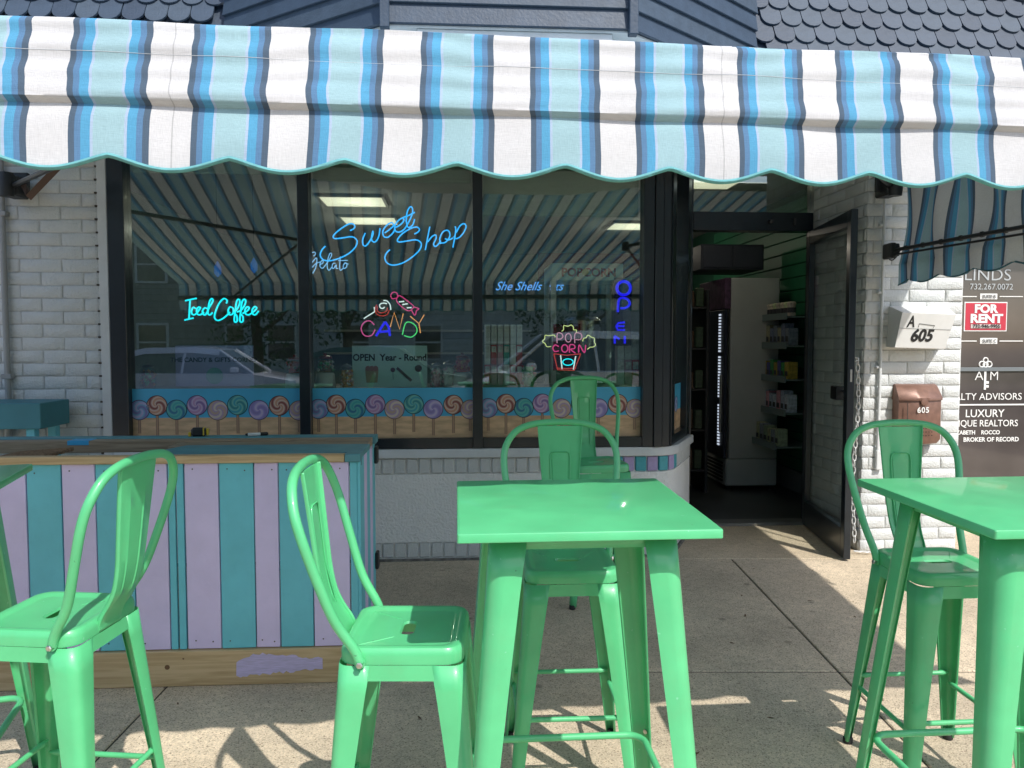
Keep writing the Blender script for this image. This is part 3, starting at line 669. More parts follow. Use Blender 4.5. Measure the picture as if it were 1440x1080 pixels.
# projecting bay with lap boards
WB = -.98
bC0, bC1 = bu(541, WB, 30), bu(890, WB, 42); zC = bz(36, 715, WB)
bay = bthing('roof_bay', bC0, WB, zC, 'slate blue lap-sided bay projecting from the roof over the awning', 'bay')
off = (bC0, WB, zC); EXP = .105
def lapface(p0, p1, rows, jog=0):
    d = Vector(p1) - Vector(p0); L = d.length; a = math.atan2(d.y, d.x)
    Mx = Matrix.Translation((p0[0], p0[1], zC)) @ Matrix.Rotation(a, 4, 'Z')
    for r in range(rows):
        m = MB(off=off); m.M = Mx @ Matrix.Translation((0, r * .0, r * EXP)) @ Matrix.Rotation(R(-9), 4, 'X')
        m.cbox(.0, 0, 0, L, .018, EXP + .01, c=.003); m.build('lap_board', (SLATE, SLATE2, SLATE)[r % 3], bay)
    m = MB(off=off); m.M = Mx; m.box(0, .02, .002, L, .05, rows * EXP); m.build('backing', SLATE3, bay)
lapface((bC0, WB), (bC1, WB), 7); lapface((UB0, WM), (bC0, WB), 7); lapface((bC1, WB), (UB1, WM), 7)
for u in (bC0, bC1): m = MB(off=off); m.cbox(u - .024, WB - .03, zC - .035, u + .024, WB + .02, zC + .8, c=.004); m.build('corner_board', SLATE, bay)
m = MB(off=off); a = [(UB0, WM), (bC0 + .02, WB + .02), (bC1 - .02, WB + .02), (UB1, WM), (UB1, .0), (UB0, .0)]
ia = [m.av((x, y, zC - .012)) for x, y in a]; ib = [m.av((x, y, zC - .002)) for x, y in a]; m.fa(ia); m.fa(ib[::-1])
for k in range(6): m.fa((ia[k], ib[k], ib[(k + 1) % 6], ia[(k + 1) % 6]))
m.build('soffit', TRIMW, bay)
m = MB(off=off); m.cbox(bC0 + .16, WB + .035, zC - .055, bC1 - .1, WB + .12, zC - .013, c=.004); m.build('soffit_board', TRIMW, bay)
m = MB(off=off); b_ = [(UB0 + .1, WM + .05), (bC0 + .05, WB + .14), (bC1 - .05, WB + .14), (UB1 - .1, WM + .05), (UB1 - .1, -.022), (UB0 + .1, -.022)]
ia = [m.av((x, y, zC - .5)) for x, y in b_]; ib = [m.av((x, y, zC - .013)) for x, y in b_]; m.fa(ia)
for k in range(6): m.fa((ia[k], ib[k], ib[(k + 1) % 6], ia[(k + 1) % 6]))
m.build('bay_underside', TRIMW, bay)

# ================================================================== the big awning
AX0, AX1 = -3.1, 2.80; REP = .2272; X0W = -.6827
def yf(X): return 1.66 + .12 * X
aw = empty('striped_awning', (0, 1.66, 1.78), 'wide blue and white striped awning with scalloped valance over the shop front', 'awning')
off = (0, 1.66, 1.78)
def wob(x, z, s=1.0): return (math.sin(x * 5.1 + z * 9) * .5 + math.sin(x * 11.3 - z * 17 + 1.3) * .3 + math.sin(x * 23.7 + 2.1) * .2) * s
def uvx(X): return (X - X0W) / REP
def scal(X):                                                   # broad lows at the white stripes, sharper peaks between
    t = (uvx(X) % 1.0); c = abs(math.cos(math.pi * t)); return .027 * (1 - c ** 1.25)
NXA = 620
XW1 = 3.12
def prof(v, X):
    # v 0..1 runs from the scalloped hem up over the front bar
    P = [(-.012, 0), (-.009, .05), (-.004, .10), (.001, .130), (-.014, .140), (-.014, .153), (-.007, .176), (-.002, .195), (.004, .222), (.010, .252), (.016, .285), (.028, .306), (.060, .317)]
    f = v * (len(P) - 1); i = min(int(f), len(P) - 2); t = f - i
    y = P[i][0] * (1 - t) + P[i + 1][0] * t; z = P[i][1] * (1 - t) + P[i + 1][1] * t
    if v == 0: z = 0
    return y, z
def zlow(X): return 1.7665 + .0045 * X
m = MB(off=off)
def fa_(u, v):
    X = AX0 + (AX1 - AX0) * u; y, z = prof(v, X)
    if v < .25: z = z + scal(X) * (1 - v / .25)
    up = max(0, min(1, (v - .45) / .3))
    s = uvx(X)
    y += wob(X, v * 2, .0025) * (1 - abs(v - .3)) ; y += .003 * math.sin(s * 2 * math.pi * .5 + .6) * (1 if v < .3 else .4)
    # horizontal drag folds in the slack fabric above the bar
    y += up * .004 * math.sin(v * 40 + wob(X, 0, 2.2)); z += .003 * wob(X, v, 1) * up
    sh = wob(X * .6, v * 1.5, .0025) + .0012 * math.sin(v * 9 + X)      # stripes do not run dead straight
    return (X + sh, yf(X) + y, zlow(X) + z)
m.grid(fa_, NXA, 36, lambda u, v: (uvx(AX0 + (AX1 - AX0) * u), v))
def fb_(u, v):
    X = AX0 + (AX1 - AX0) * u; y, z = prof(1, X); XT = AX0 + (XW1 - AX0) * u
    Yw = OY + math.tan(A) * XT - .06; Y0 = yf(X) + y; z0 = zlow(X) + z; z1 = 2.82
    x = X + (XT - X) * v; Y = Y0 + (Yw - Y0) * v; Z = z0 + (z1 - z0) * v - .045 * math.sin(math.pi * v)
    return (x, Y, Z)
m.grid(fb_, 200, 16, lambda u, v: (uvx(AX0 + (AX1 - AX0) * u), 1 + v * 5))
fabm = m.build('awning_fabric', FAB, aw, smooth=60)
hem = MB(off=off); hem.tube([(X, yf(X) - .006 + fa_((X - AX0) / (AX1 - AX0), 0)[1] - yf(X) + .006, zlow(X) + scal(X) + .001) for X in [AX0 + (AX1 - AX0) * i / 620 for i in range(621)]], .0052, 6); hem.build('hem_binding', TEALTRIM, aw, smooth=60)
sm_ = MB(off=off)
for vv in (.70,): sm_.tube([fa_(i / 620, vv) for i in range(621)], .0006, 4)
sm_.build('stitched_seam', mat('seam_thread', (.55, .58, .60), rough=.9), aw)
DARKM = mat('dark_bar_metal', (.035, .038, .042), rough=.45, metal=.4, var=.15)
m = MB(off=off); m.tube([(AX0, yf(AX0) + .032, 1.925 + .0045 * AX0), (AX1, yf(AX1) + .032, 1.925 + .0045 * AX1)], .024, 10); m.build('front_bar', DARKM, aw, smooth=60)
m = MB(off=off); m.tube([BM @ Vector((UL0 + .3, -.09, 2.82)), BM @ Vector((2.95, -.09, 2.82))], .04, 10); m.build('roller', DARKM, aw, smooth=60)
for (sx, ex, fx) in ((-2.96, -1.55, -2.5), (2.55, 1.3, 2.1)):
    S = Vector((sx, OY + math.tan(A) * sx - .10, 2.42 if sx < 2 else 2.36)); E = Vector((ex, 3.25, 2.30)); Fp = Vector((fx, yf(fx) + .06, 1.93))
    if sx == -2.96: S = at(16, 262, 4.72)
    if sx == 2.55: S = at(1253, 262, 5.05)
    m = MB(off=off); m.tube([S, E], .015, 8); m.tube([E, Fp], .012, 8); m.lathe([(.03, -.04), (.035, 0), (.03, .04)], E, 12)
    m.build('folding_arm', DARKM, aw, smooth=40)
    m = MB(off=off); m.M = Matrix.Translation(S) @ Matrix.Rotation(A, 4, 'Z'); m.cbox(-.05, -.05, -.06, .05, .11, .06, c=.01); m.lathe([(.04, -.07), (.045, -.02), (.045, .02), (.04, .07)], (0, -.05, 0), 14); m.cbox(-.08, .03, -.03, .08, .06, .09, c=.006); m.build('arm_bracket', DARKM, aw, smooth=30)
m = MB(off=off); q0, q1 = at(62, 262, 4.6), at(30, 300, 4.6)
m.tube([at(34, 262, 4.62), at(42, 276, 4.6), at(90, 226, 4.5)], [.022, .026, .026], 4); m.build('arm_cover', mat('brown_cover', (.10, .06, .045), rough=.7), aw)

# ================================================================== neighbour's awning (seen from below, half rolled out)
na = empty('neighbour_awning', at(1262, 350, 5.0), 'half-rolled striped awning hanging over the next shop at the right edge', 'awning')
offn = tuple(at(1262, 350, 5.0))
B0 = at(1264, 366, 5.12); dirb = Vector((.10, -.995, 0)); LB = 1.9; NR = .30
NB = MB(off=offn); n = 150
def nz(s): return 1.80 + .02 * s
def nscal(s): t = (s / NR + .1) % 1.0; return .03 * (1 - abs(math.cos(math.pi * t)) ** 1.25)
def fval(u, v):
    s = u * LB; p = Vector((B0.x, 5.12, 0)) + dirb * s; z = nz(s) + (.135) * v + (nscal(s) * (1 - v) if v < .6 else nscal(s) * (1 - v))
    return (p.x + .016 * math.sin(s * 24) + .008 * (1 - v) * math.sin(s * 31), p.y + .02 * math.sin(s * 6), z)
NB.grid(fval, n, 6, lambda u, v: (u * LB / NR + .6, v))
def fup(u, v):
    s = u * LB; p = Vector((B0.x, 5.12, 0)) + dirb * s; z = nz(s) + .135 + (2.75 - nz(s) - .135) * v; b_ = .03 * math.sin(math.pi * min(1, v * 1.6)) * math.sin(s * 9 + 1)
    return (p.x + .016 * math.sin(s * 24 + v * 4) + b_ + .05 * v, p.y + .02 * math.sin(v * 5 + s * 6), z)
NB.grid(fup, n, 24, lambda u, v: (u * LB / NR + .6, v + 1)); NB.build('awning_fabric', FAB, na, smooth=60)
m = MB(off=offn); m.tube([(B0.x + .03, 5.12, nz(0) + .14), tuple(Vector((B0.x + .03, 5.12, nz(LB) + .14)) + dirb * LB)], .012, 8)
m.build('front_bar', DARKM, na, smooth=60)
m = MB(off=offn); m.tube([Vector((B0.x, 5.12, nz(s) + nscal(s))) + dirb * s for s in [LB * i / 150 for i in range(151)]], .005, 5); m.build('hem_binding', mat('dark_teal_binding', (.04, .13, .16), rough=.8), na)
SW = at(1256, 352, 5.1)
m = MB(off=offn); m.tube([SW, at(1445, 318, 3.9)], .012, 8); m.tube([SW + Vector((0, 0, -.03)), at(1445, 328, 3.95)], .007, 8); m.build('folding_arm', DARKM, na, smooth=60)
m = MB(off=offn); m.M = Matrix.Translation(SW); m.cbox(-.02, -.01, -.05, .02, .11, .05, c=.008); m.lathe([(.018, -.04), (.024, 0), (.018, .04)], (.01, -.02, 0), 12); m.build('arm_bracket', DARKM, na, smooth=30)
for i in range(6):
    p = at(1256, 352, 5.1).lerp(at(1445, 318, 3.9), .12 + i * .15); m = MB(off=offn); m.lathe([(.015, -.010), (.017, 0), (.015, .010)], p, 10, axis='x'); m.build('arm_clip', DARKM, na)
# ================================================================== SHOP INTERIOR
INW = mat('interior_wall_teal', (.20, .28, .28), rough=.8, var=.1); INC = mat('interior_ceiling', (.50, .52, .50), rough=.9)
inr = bthing('shop_room', -3.4, .2, 0, 'dim shop interior seen through the windows and doorway', 'room')
off = (-3.4, .2, 0)
m = MB(off=off); m.box(-3.4, 7.4, 0, 3.0, 7.5, 2.85); m.build('back_wall', INW, inr)
m = MB(off=off); m.box(-3.5, .25, 0, -3.4, 7.5, 2.85); m.build('side_wall', INW, inr)
m = MB(off=off); m.box(-3.5, .26, 2.86, 3.0, 7.5, 2.96); m.build('ceiling', INC, inr)
m = MB(off=off); m.box(2.86, WD + .1, 0, 2.96, 7.5, 2.85); m.build('side_wall', mat('dark_green_wall', (.02, .10, .06), rough=.7), inr)
LIT = mat('lit_ceiling_panel', (.8, .78, .7), emit=(1, .88, .62), es=.60); LFR = mat('light_frame', (.35, .35, .33), rough=.6)
def atl(px, py, Y): p = at(px, py, Y); return w2l(p.x, p.y) + (p.z,)
for i, (px, py, lab) in enumerate(((497, 283, 'bright square ceiling light panel above the word Sweet, nearer one'), (520, 310, 'second bright ceiling light panel, just below and behind the nearer one'), (893, 318, 'bright ceiling light panel at the right end of the shop window'), (990, 256, 'bright ceiling light panel seen through the transom over the door'))):
    r = ray(px, py); t = (2.84 - CZ) / r.z; X, Y = r.x * t, r.y * t; u, wd = w2l(X, Y)
    if wd > 7.1: wd = 6.6
    g = empty('ceiling_light', BM @ Matrix.Translation((u, wd, 2.845)), lab, 'ceiling light', 'flat ceiling lights in the shop')
    m = MB(); m.cbox(-.30, -.26, -.012, .30, .26, .01, c=.003); m.build('diffuser', LIT, g); m = MB()
    for a in ((-.33, -.29, .33, -.262), (-.33, .262, .33, .29), (-.33, -.261, -.302, .261), (.302, -.261, .33, .261)): m.box(a[0], a[1], -.016, a[2], a[3], .012)
    m.build('light_frame', LFR, g)
    ld = bpy.data.lights.new('lamp', 'POINT'); ld.energy = 3.0 if i < 3 else .8; ld.color = (1, .92, .76); ld.shadow_soft_size = 0; ld.specular_factor = 0
    lo_ = bpy.data.objects.new('lamp', ld); COL.objects.link(lo_); lo_.parent = g; lo_.location = (0, 0, -.30)
# roller blinds behind the glass
BLM = mat('blind_fabric', (.34, .38, .33), rough=.9, var=.08, stretch=(1, 1, 25), vscale=3)
for k, (yb, lab) in enumerate(((250, 'short grey-green roller blind at the top of the left shop window pane'), (258, 'short grey-green roller blind at the top of the middle window pane'), (303, 'grey-green roller blind pulled lower than the others in the right pane'))):
    a, b = posts[k][1] + .01, posts[k + 1][0] - .01; z0 = bz(yb, 720, .1)
    g = bthing('roller_blind', (a + b) / 2, .1, z0, lab, 'roller blind', 'roller blinds behind the shop window')
    hw_ = (b - a) / 2; m = MB(); m.box(-hw_, -.001, .012, hw_, .001, 2.74 - z0); m.build('blind_cloth', BLM, g); m = MB(); m.cbox(-hw_, -.006, -.004, hw_, .006, .012, c=.003); m.build('bottom_bar', BLM, g)
# display ledge
LEDGEZ = ZD - .012
lg = bthing('display_ledge', US + .1, .12, LEDGEZ - .03, 'dark display ledge running behind the lollipop border', 'ledge')
m = MB(off=(US + .1, .12, LEDGEZ - .03)); m.cbox(US + .1, .12, LEDGEZ - .03, UE - .16, .62, LEDGEZ, c=.003); m.build('board', mat('dark_ledge', (.30, .32, .32), rough=.5), lg)
m = MB(off=(US + .1, .12, LEDGEZ - .03)); m.box(US + .1, .12, .05, UE - .16, .14, LEDGEZ - .031); m.build('front_board', mat('dark_ledge_front', (.02, .02, .025), rough=.6), lg)

# jars ---------------------------------------------------------
RM = {}
def cm(name, col, **k): return mat(name, col, **k)
LIDM = cm('jar_lid_metal', (.4, .4, .4), rough=.3, metal=.8)
def candy_fill(cols, r, z0, z1, parent, seed):
    random.seed(seed); m = MB(); ms = [cm('candy_%s' % c[0], c[1], rough=.3) for c in cols]
    n = 60
    for i in range(n):
        a = random.uniform(0, 6.283); rr = r * math.sqrt(random.uniform(.35, 1)) * .86; z = random.uniform(z0 + .01, z1)
        s = random.uniform(.009, .015); c = Vector((rr * math.cos(a), rr * math.sin(a), z)); k = random.randrange(len(ms))
        vs = [m.av(c + Vector(d) * s) for d in ((1, 0, 0), (0, 1, 0), (-1, 0, 0), (0, -1, 0), (0, 0, 1), (0, 0, -1))]
        for q in ((0, 1, 4), (1, 2, 4), (2, 3, 4), (3, 0, 4), (1, 0, 5), (2, 1, 5), (3, 2, 5), (0, 3, 5)): m.fa([vs[j] for j in q], k)
    m.lathe([(r * .7, z0), (r * .75, z1)], n=12, mi=0); o = m.build('candy', ms, parent); o['kind'] = 'stuff'; return o
def jar(px, wd, h, r, cols, lab, seed, rnd=False):
    g = bthing('candy_jar', bu(px, wd), wd, LEDGEZ, lab, 'jar', 'jars of sweets on the display ledge')
    m = MB()
    prof_ = [(r * .8, .003), (r, .015), (r, h * .7), (r * .85, h * .8), (r * .7, h * .86)] if not rnd else [(r * .6, .003), (r, h * .3), (r, h * .55), (r * .6, h * .84)]
    m.lathe(prof_, n=20, caps=False); m.lathe([(r * .8, .0015), (r * .8, .003)], n=20); m.build('glass', CLEAR, g, smooth=40)
    candy_fill(cols, r * .93, .01, h * .72, g, seed)
    m = MB(); m.lathe([(r * .74, h * .84), (r * .76, h * .87), (r * .5, h * .93), (r * .12, h * .95), (r * .14, h)], n=18); m.build('lid', LIDM, g, smooth=40); return g
def gumball(px, wd, lab, cols, seed, s=1.0):
    g = bthing('gumball_machine', bu(px, wd), wd, LEDGEZ, lab, 'gumball machine', 'small gumball machines on the display ledge')
    m = MB(); m.lathe([(.062 * s, 0), (.066 * s, .01 * s), (.058 * s, .09 * s), (.05 * s, .10 * s)], n=20); m.build('white_base', WHITEP, g, smooth=40)
    m = MB(); m.lathe([(.02 * s, .101 * s), (.05 * s, .115 * s), (.062 * s, .15 * s), (.05 * s, .185 * s), (.03 * s, .196 * s)], n=20, caps=False); m.build('globe', CLEAR, g, smooth=60)
    candy_fill(cols, .055 * s, .105 * s, .18 * s, g, seed)
    m = MB(); m.lathe([(.045 * s, .19 * s), (.04 * s, .205 * s), (.012 * s, .212 * s), (.010 * s, .226 * s)], n=16); m.build('lid', cm('lid_red', (.28, .03, .03), rough=.3), g, smooth=40); return g
CR, CW, CP, CG, CO, CB = ('red', (.75, .07, .06)), ('white', (.85, .8, .74)), ('pink', (.85, .42, .5)), ('green', (.18, .55, .2)), ('orange', (.85, .36, .1)), ('brown', (.36, .2, .1))
gumball(457, .17, 'white-based gumball machine with brown lid at the left end of the middle pane', [CB, CG, CW], 1, 1.05)
gumball(650, .17, 'white-based gumball machine of red sweets at the right end of the middle pane', [CR, CR, CO], 2, 1.05)
gumball(414, .17, 'white-based gumball machine of red sweets beside the lavender banner', [CR, CR, CB], 3, 1.0)
jar(487, .17, .17, .048, [CO, CW, CP], 'candy jar of mixed orange and white sweets left of the winter sign', 4)
jar(613, .17, .18, .042, [CP, CW], 'candy jar of pale pink sweets right next to the opening sign', 5)
jar(631, .17, .19, .052, [CW, CW, CP], 'larger candy jar of white wrapped sweets in the middle pane', 6)
jar(744, .17, .20, .055, [CG, CR, CW], 'candy jar of dark mixed sweets in front of the popcorn cabinet', 7)
jar(207, .17, .17, .05, [CB, CG, CO], 'candy jar of brown and green sweets in the far left corner of the window', 8)
# stacked candy boxes in the right pane
def boxes(px0, px1, y0, y1, nx, nz, wd, seed, labs, gname):
    random.seed(seed); k = 0
    for j in range(nz):
        for i in range(nx):
            a, z1 = bl(px0 + (px1 - px0) * i / nx + .6, y0 + (y1 - y0) * j / nz + .5, wd); b, z0 = bl(px0 + (px1 - px0) * (i + 1) / nx - .6, y0 + (y1 - y0) * (j + 1) / nz, wd)
            c = random.choice((('candy_box_red', (.6, .08, .1)), ('candy_box_white', (.8, .78, .8)), ('candy_box_teal', (.1, .5, .45)), ('candy_box_pink', (.75, .4, .5))) if j != 0 else (('candy_box_white', (.8, .78, .8)),))
            g = bthing('candy_box', (a + b) / 2, wd, z0, labs[j], 'box', gname); w2, h = (b - a) / 2, z1 - z0
            m = MB(); m.cbox(-w2, 0, 0, w2, .09, h, c=.0015); m.build('carton', mat(c[0], c[1], rough=.5, var=.2, vscale=30), g)
            m = MB(); m.box(-w2 * .8, -.002, h * .62, w2 * .8, -.0005, h * .92); m.build('front_print', mat('box_print_pale', (.8, .76, .74), rough=.5, var=.3, vscale=60), g)
boxes(681, 735, 456, 541, 6, 3, .17, 11, ['slim white candy box in the top row of the stack in the right pane', 'slim coloured candy box in the middle row of the stack in the right pane', 'slim coloured candy box in the bottom row of the stack in the right pane'], 'stacked candy boxes behind the right pane')
boxes(868, 899, 470, 541, 3, 2, .17, 12, ['slim candy box in the upper row at the right end of the window', 'slim candy box in the lower row at the right end of the window'], 'candy boxes at the right end of the window')
# lavender banner
ba, bz1_ = bl(246, 486, .26); bb, bz0_ = bl(357, 543, .26)
g = bthing('shop_banner', (ba + bb) / 2, .26, bz0_, 'lavender banner with dark capital letters behind the left pane', 'banner')
hw_ = (bb - ba) / 2; m = MB(); m.cbox(-hw_, 0, 0, hw_, .012, bz1_ - bz0_, c=.002); m.build('panel', mat('banner_lavender', (.48, .40, .66), rough=.5, var=.06), g)
text('THE CANDY & GIFTS CORNER', .042, cm('banner_ink', (.03, .05, .09), rough=.5), g, (0, -.002, (bz1_ - bz0_) * .60), align='CENTER', bold=.0008)
m = MB(); m.lathe([(.055, 0), (.055, .002)], (0, -.003, (bz1_ - bz0_) * .26), 24, axis='y'); m.build('round_badge', swirl('badge_green', (.08, .3, .25), (.35, .5, .4), (.2, .4, .4)), g)
# opening sign
sa, sz1 = bl(495, 486, .20); sb, sz0 = bl(601, 544, .20)
g = bthing('paper_sign', (sa + sb) / 2, .20, sz0, 'pale teal sign reading Open Year-Round with dessert pictures', 'sign')
hw_ = (sb - sa) / 2; H_ = sz1 - sz0; m = MB(); m.cbox(-hw_, 0, 0, hw_, .006, H_, c=.001); m.build('card', mat('sign_pale_teal', (.62, .85, .82), rough=.6, var=.05), g)
text('OPEN  Year - Round', .062, CHAR, g, (0, -.0015, H_ * .64), align='CENTER', bold=.0018, sx=.92)
m = MB()
m.loft([[(-.12 + .048 * k_ * math.cos(t), -.004, z) if 0 else (-.12 + sx_ * (.036 + .010 * (z / .1)), -.0035 + 0, .03 + z) for sx_ in (-1, 1)] for z in (0, .09) for t in (0,) for k_ in (1,)], closed=False); m.build('cup_picture', cm('print_tan', (.45, .30, .2), rough=.6), g)
m = MB()
for k_ in range(3): m.lathe([(.018, 0), (.018, .001)], (-.145 + k_ * .025, -.0035, .125), 12, axis='y')
m.build('scoop_picture', cm('print_rose', (.45, .16, .15), rough=.6), g)
m = MB(); m.M = Matrix.Translation((.095, -.004, .085)) @ Matrix.Rotation(R(42), 4, 'Y'); m.cbox(-.065, 0, -.009, .065, .001, .009, c=.0005); m.build('spoon_picture', cm('print_dark_rose', (.13, .07, .10), rough=.6), g)
m = MB(); m.lathe([(.016, 0), (.016, .001)], (.02, -.0035, .115), 12, axis='y'); m.tube([(.02, -.003, .10), (.022, -.003, .05)], .0015, 4); m.build('flower_picture', cm('print_plum', (.16, .06, .12), rough=.6), g)
m = MB(); m.lathe([(.024, 0), (.024, .001)], (.19, -.0035, .125), 14, axis='y'); m.build('dish_picture', cm('print_dark_rose', (.13, .07, .10)), g)
# popcorn cabinet
pa, pz1 = bl(775, 370, .64); pb_, pz0 = bl(875, 545, .64); W_ = pb_ - pa
g = bthing('popcorn_cabinet', pa, .64, pz0 - .05, 'white-framed glass popcorn cabinet with lettered header in the right pane', 'popcorn machine')
z0_ = 0; H_ = pz1 - pz0 + .05
CABM = cm('cabinet_white', (.78, .82, .78), rough=.4)
for x in (0, W_ - .04):
    for y in (0, .42): m = MB(); m.cbox(x, y, 0, x + .04, y + .04, H_ - .125, c=.003); m.build('frame_post', CABM, g)
m = MB(); m.cbox(0, -.004, H_ - .124, W_, .46, H_, c=.004); m.build('header', CABM, g)
m = MB(); m.cbox(0, 0, -.9, W_, .46, -.001, c=.004); m.build('base_cabinet', cm('cabinet_red', (.25, .03, .03), rough=.4), g)
m = MB(); m.box(.04, .015, 0, W_ - .04, .02, H_ - .125); m.build('glass_pane', CLEAR, g)
text('POP', .085, cm('print_signal_red', (.5, .04, .04)), g, (.075, -.006, H_ - .095), bold=.003); text('CORN', .085, cm('print_signal_red', (.5, .04, .04)), g, (W_ - .30, -.006, H_ - .095), bold=.003)
m = MB(); m.lathe([(.026, 0), (.026, .002)], (W_ * .5 - .015, -.006, H_ - .065), 10, axis='y'); m.build('popcorn_print', cm('print_yellow', (.6, .5, .12)), g)
m = MB(); m.lathe([(.12, .1), (.15, .3), (.11, .33)], (W_ * .5, .22, .25), 20); m.build('kettle', STEEL, g, smooth=40)
g = bthing('red_panel', bu(828, 1.3), 1.3, 1.9, 'dim red panel on the wall behind the popcorn cabinet', 'wall panel')
m = MB(); m.cbox(-.42, 0, .03, .42, .04, .26, c=.004); m.build('panel', cm('dim_red', (.28, .03, .04), rough=.6), g)
# back counter and rear shelves
g = bthing('back_counter', -2.6, 3.4, 0, 'long dark serving counter deep in the shop', 'counter')
m = MB(); m.cbox(0, 0, 0, 3.6, .7, .92, c=.01); m.build('body', cm('counter_dark', (.05, .06, .07), rough=.5), g); m = MB(); m.cbox(-.03, -.03, .921, 3.63, .73, .95, c=.006); m.build('worktop', cm('counter_top', (.25, .25, .24), rough=.3), g)
for s_i, z in enumerate((1.25, 1.6)):
    g = bthing('wall_shelf', -2.4, 7.05, z, ('lower', 'upper')[s_i] + ' white shelf on the far back wall of the shop', 'shelf')
    m = MB(); m.cbox(0, 0, 0, 3.2, .3, .03, c=.004); m.build('board', CABM, g)

# ---------------------------------------------------------------- neon signs
def neonmat(name, col, s): return mat(name, tuple(c * .4 for c in col), rough=.4, emit=col, es=s)
NEB = neonmat('neon_sky_blue', (.035, .42, 1.0), 1.15); NEC = neonmat('neon_cyan', (.01, .85, 1.0), 1.1); NEW_ = neonmat('neon_ice', (.25, .55, .95), .85)
NPK = neonmat('neon_pink', (.75, .10, .32), .75); NPB = neonmat('neon_blue', (.015, .01, .85), .9); NOR = neonmat('neon_orange', (.95, .38, .12), .8); NGR = neonmat('neon_green', (.10, .85, .22), .75)
NWH = neonmat('neon_white', (.85, .95, .95), .85); NRD = neonmat('neon_red', (.7, .06, .05), .6); NYE = neonmat('neon_yellow', (.75, .80, .30), .8); NHP = neonmat('neon_hot_pink', (.95, .07, .30), .65)
ACR = glass('clear_acrylic', (.97, .98, .98), .5)
def sign(name, px, py, wd, lab, cat='neon sign'):
    u, z = bl(px, py, wd); return bthing(name, u, wd, z, lab, cat), u, z
def conv(pts, ox, oy, sc, u, z, wd):
    out = []
    for x, y in pts:
        a, b = bl(ox + x / sc, oy + y / sc, wd); out.append((a - u, 0, b - z))
    return out
def tubes(g, nm, mt, strokes, ox, oy, sc, u, z, wd, r, smooth=True, closed=False, dy=0):
    m = MB()
    for s_ in strokes:
        q = conv(s_, ox, oy, sc, u, z, wd); q = [(a, b + dy, c) for a, b, c in q]
        m.tube(cr(q, 5, closed) if smooth and len(q) > 2 else q, r, 6, closed=closed)
    return m.build(nm, mt, g, smooth=60)
def wire(g, pts, wd, u, z):
    m = MB(); m.tube([(bl(x, y, wd)[0] - u, .004, bl(x, y, wd)[1] - z) for x, y in pts], .0012, 4); m.build('hanging_wire', cm('wire_grey', (.3, .32, .32), rough=.5), g)
# iced coffee
g, u, z = sign('neon_sign', 311, 437, .10, 'cyan neon sign spelling Iced Coffee in the left pane'); A_ = (240, 400, 10.286, u, z, .10)
tubes(g, 'capital_stroke', NEC, [[(210, 235), (375, 200)], [(280, 220), (265, 500)], [(200, 515), (330, 485)]], *A_, .0055, smooth=False)
tubes(g, 'script_tube', NEC, [[(360, 350), (330, 330), (305, 370), (305, 420), (335, 440), (370, 420), (410, 370), (430, 335), (400, 330), (375, 370), (385, 425), (420, 440), (460, 420), (480, 400)],
    [(530, 350), (490, 340), (460, 390), (475, 435), (510, 430), (560, 330), (610, 240), (595, 205), (565, 240), (545, 330), (540, 420), (570, 440), (605, 405)]], *A_, .0055)
tubes(g, 'script_tube', NEC, [[(805, 275), (815, 230), (770, 205), (710, 260), (660, 360), (635, 450), (645, 500), (690, 520), (760, 490), (830, 430), (860, 400)],
    [(890, 335), (860, 325), (835, 360), (835, 420), (870, 440), (905, 410), (905, 350), (890, 335)],
    [(905, 400), (950, 370), (990, 300), (1000, 235), (975, 215), (950, 260), (935, 380), (920, 500), (930, 545), (960, 530), (960, 470), (940, 430)],
    [(960, 400), (1020, 370), (1070, 300), (1085, 235), (1060, 215), (1030, 260), (1015, 380), (1000, 500), (1015, 545), (1045, 530), (1045, 470), (1020, 430)],
    [(1040, 420), (1110, 380), (1135, 335), (1105, 325), (1075, 370), (1085, 425), (1125, 440), (1165, 420), (1215, 380), (1245, 340), (1215, 320), (1180, 365), (1185, 420), (1220, 440), (1260, 400), (1270, 380)]], *A_, .0055)
m = MB(); c0, c1 = bl(257, 418, .10), bl(366, 455, .10); m.box(c0[0] - u, .008, c1[1] - z, c1[0] - u, .012, c0[1] - z); m.build('acrylic_backing', ACR, g)
wire(g, [(274, 412), (310, 392), (346, 412)], .1, u, z)
# sweet shop
g, u, z = sign('neon_sign', 552, 330, .10, 'large blue neon sign spelling Sweet Shop in slanted script'); A_ = (430, 280, 10.286, u, z, .10); D_ = 100 * 10.286
def sh(pts): return [(x + D_, y) for x, y in pts]
tubes(g, 'script_tube', NEB, [[(640, 455), (690, 430), (710, 390), (670, 355), (600, 370), (480, 450), (400, 530), (420, 570), (540, 560), (670, 545), (740, 600), (720, 690), (630, 780), (500, 850), (360, 890), (260, 880), (210, 820), (230, 740), (285, 680)],
    [(860, 490), (825, 580), (830, 660), (870, 675), (930, 600), (970, 520), (970, 460), (950, 560), (965, 610), (1010, 615), (1055, 540), (1075, 420)],
    [(1140, 490), (1210, 440), (1270, 380), (1240, 340), (1170, 380), (1115, 460), (1130, 540), (1190, 550), (1260, 490), (1290, 430)],
    sh([(270, 410), (340, 370), (390, 310), (370, 275), (310, 310), (260, 380), (270, 460), (330, 475), (400, 430), (460, 330), (510, 220), (515, 140), (485, 110), (440, 180), (425, 300), (440, 390), (470, 410), (520, 370), (545, 290)]),
    sh([(370, 270), (460, 235), (550, 190)])], *A_, .0048)
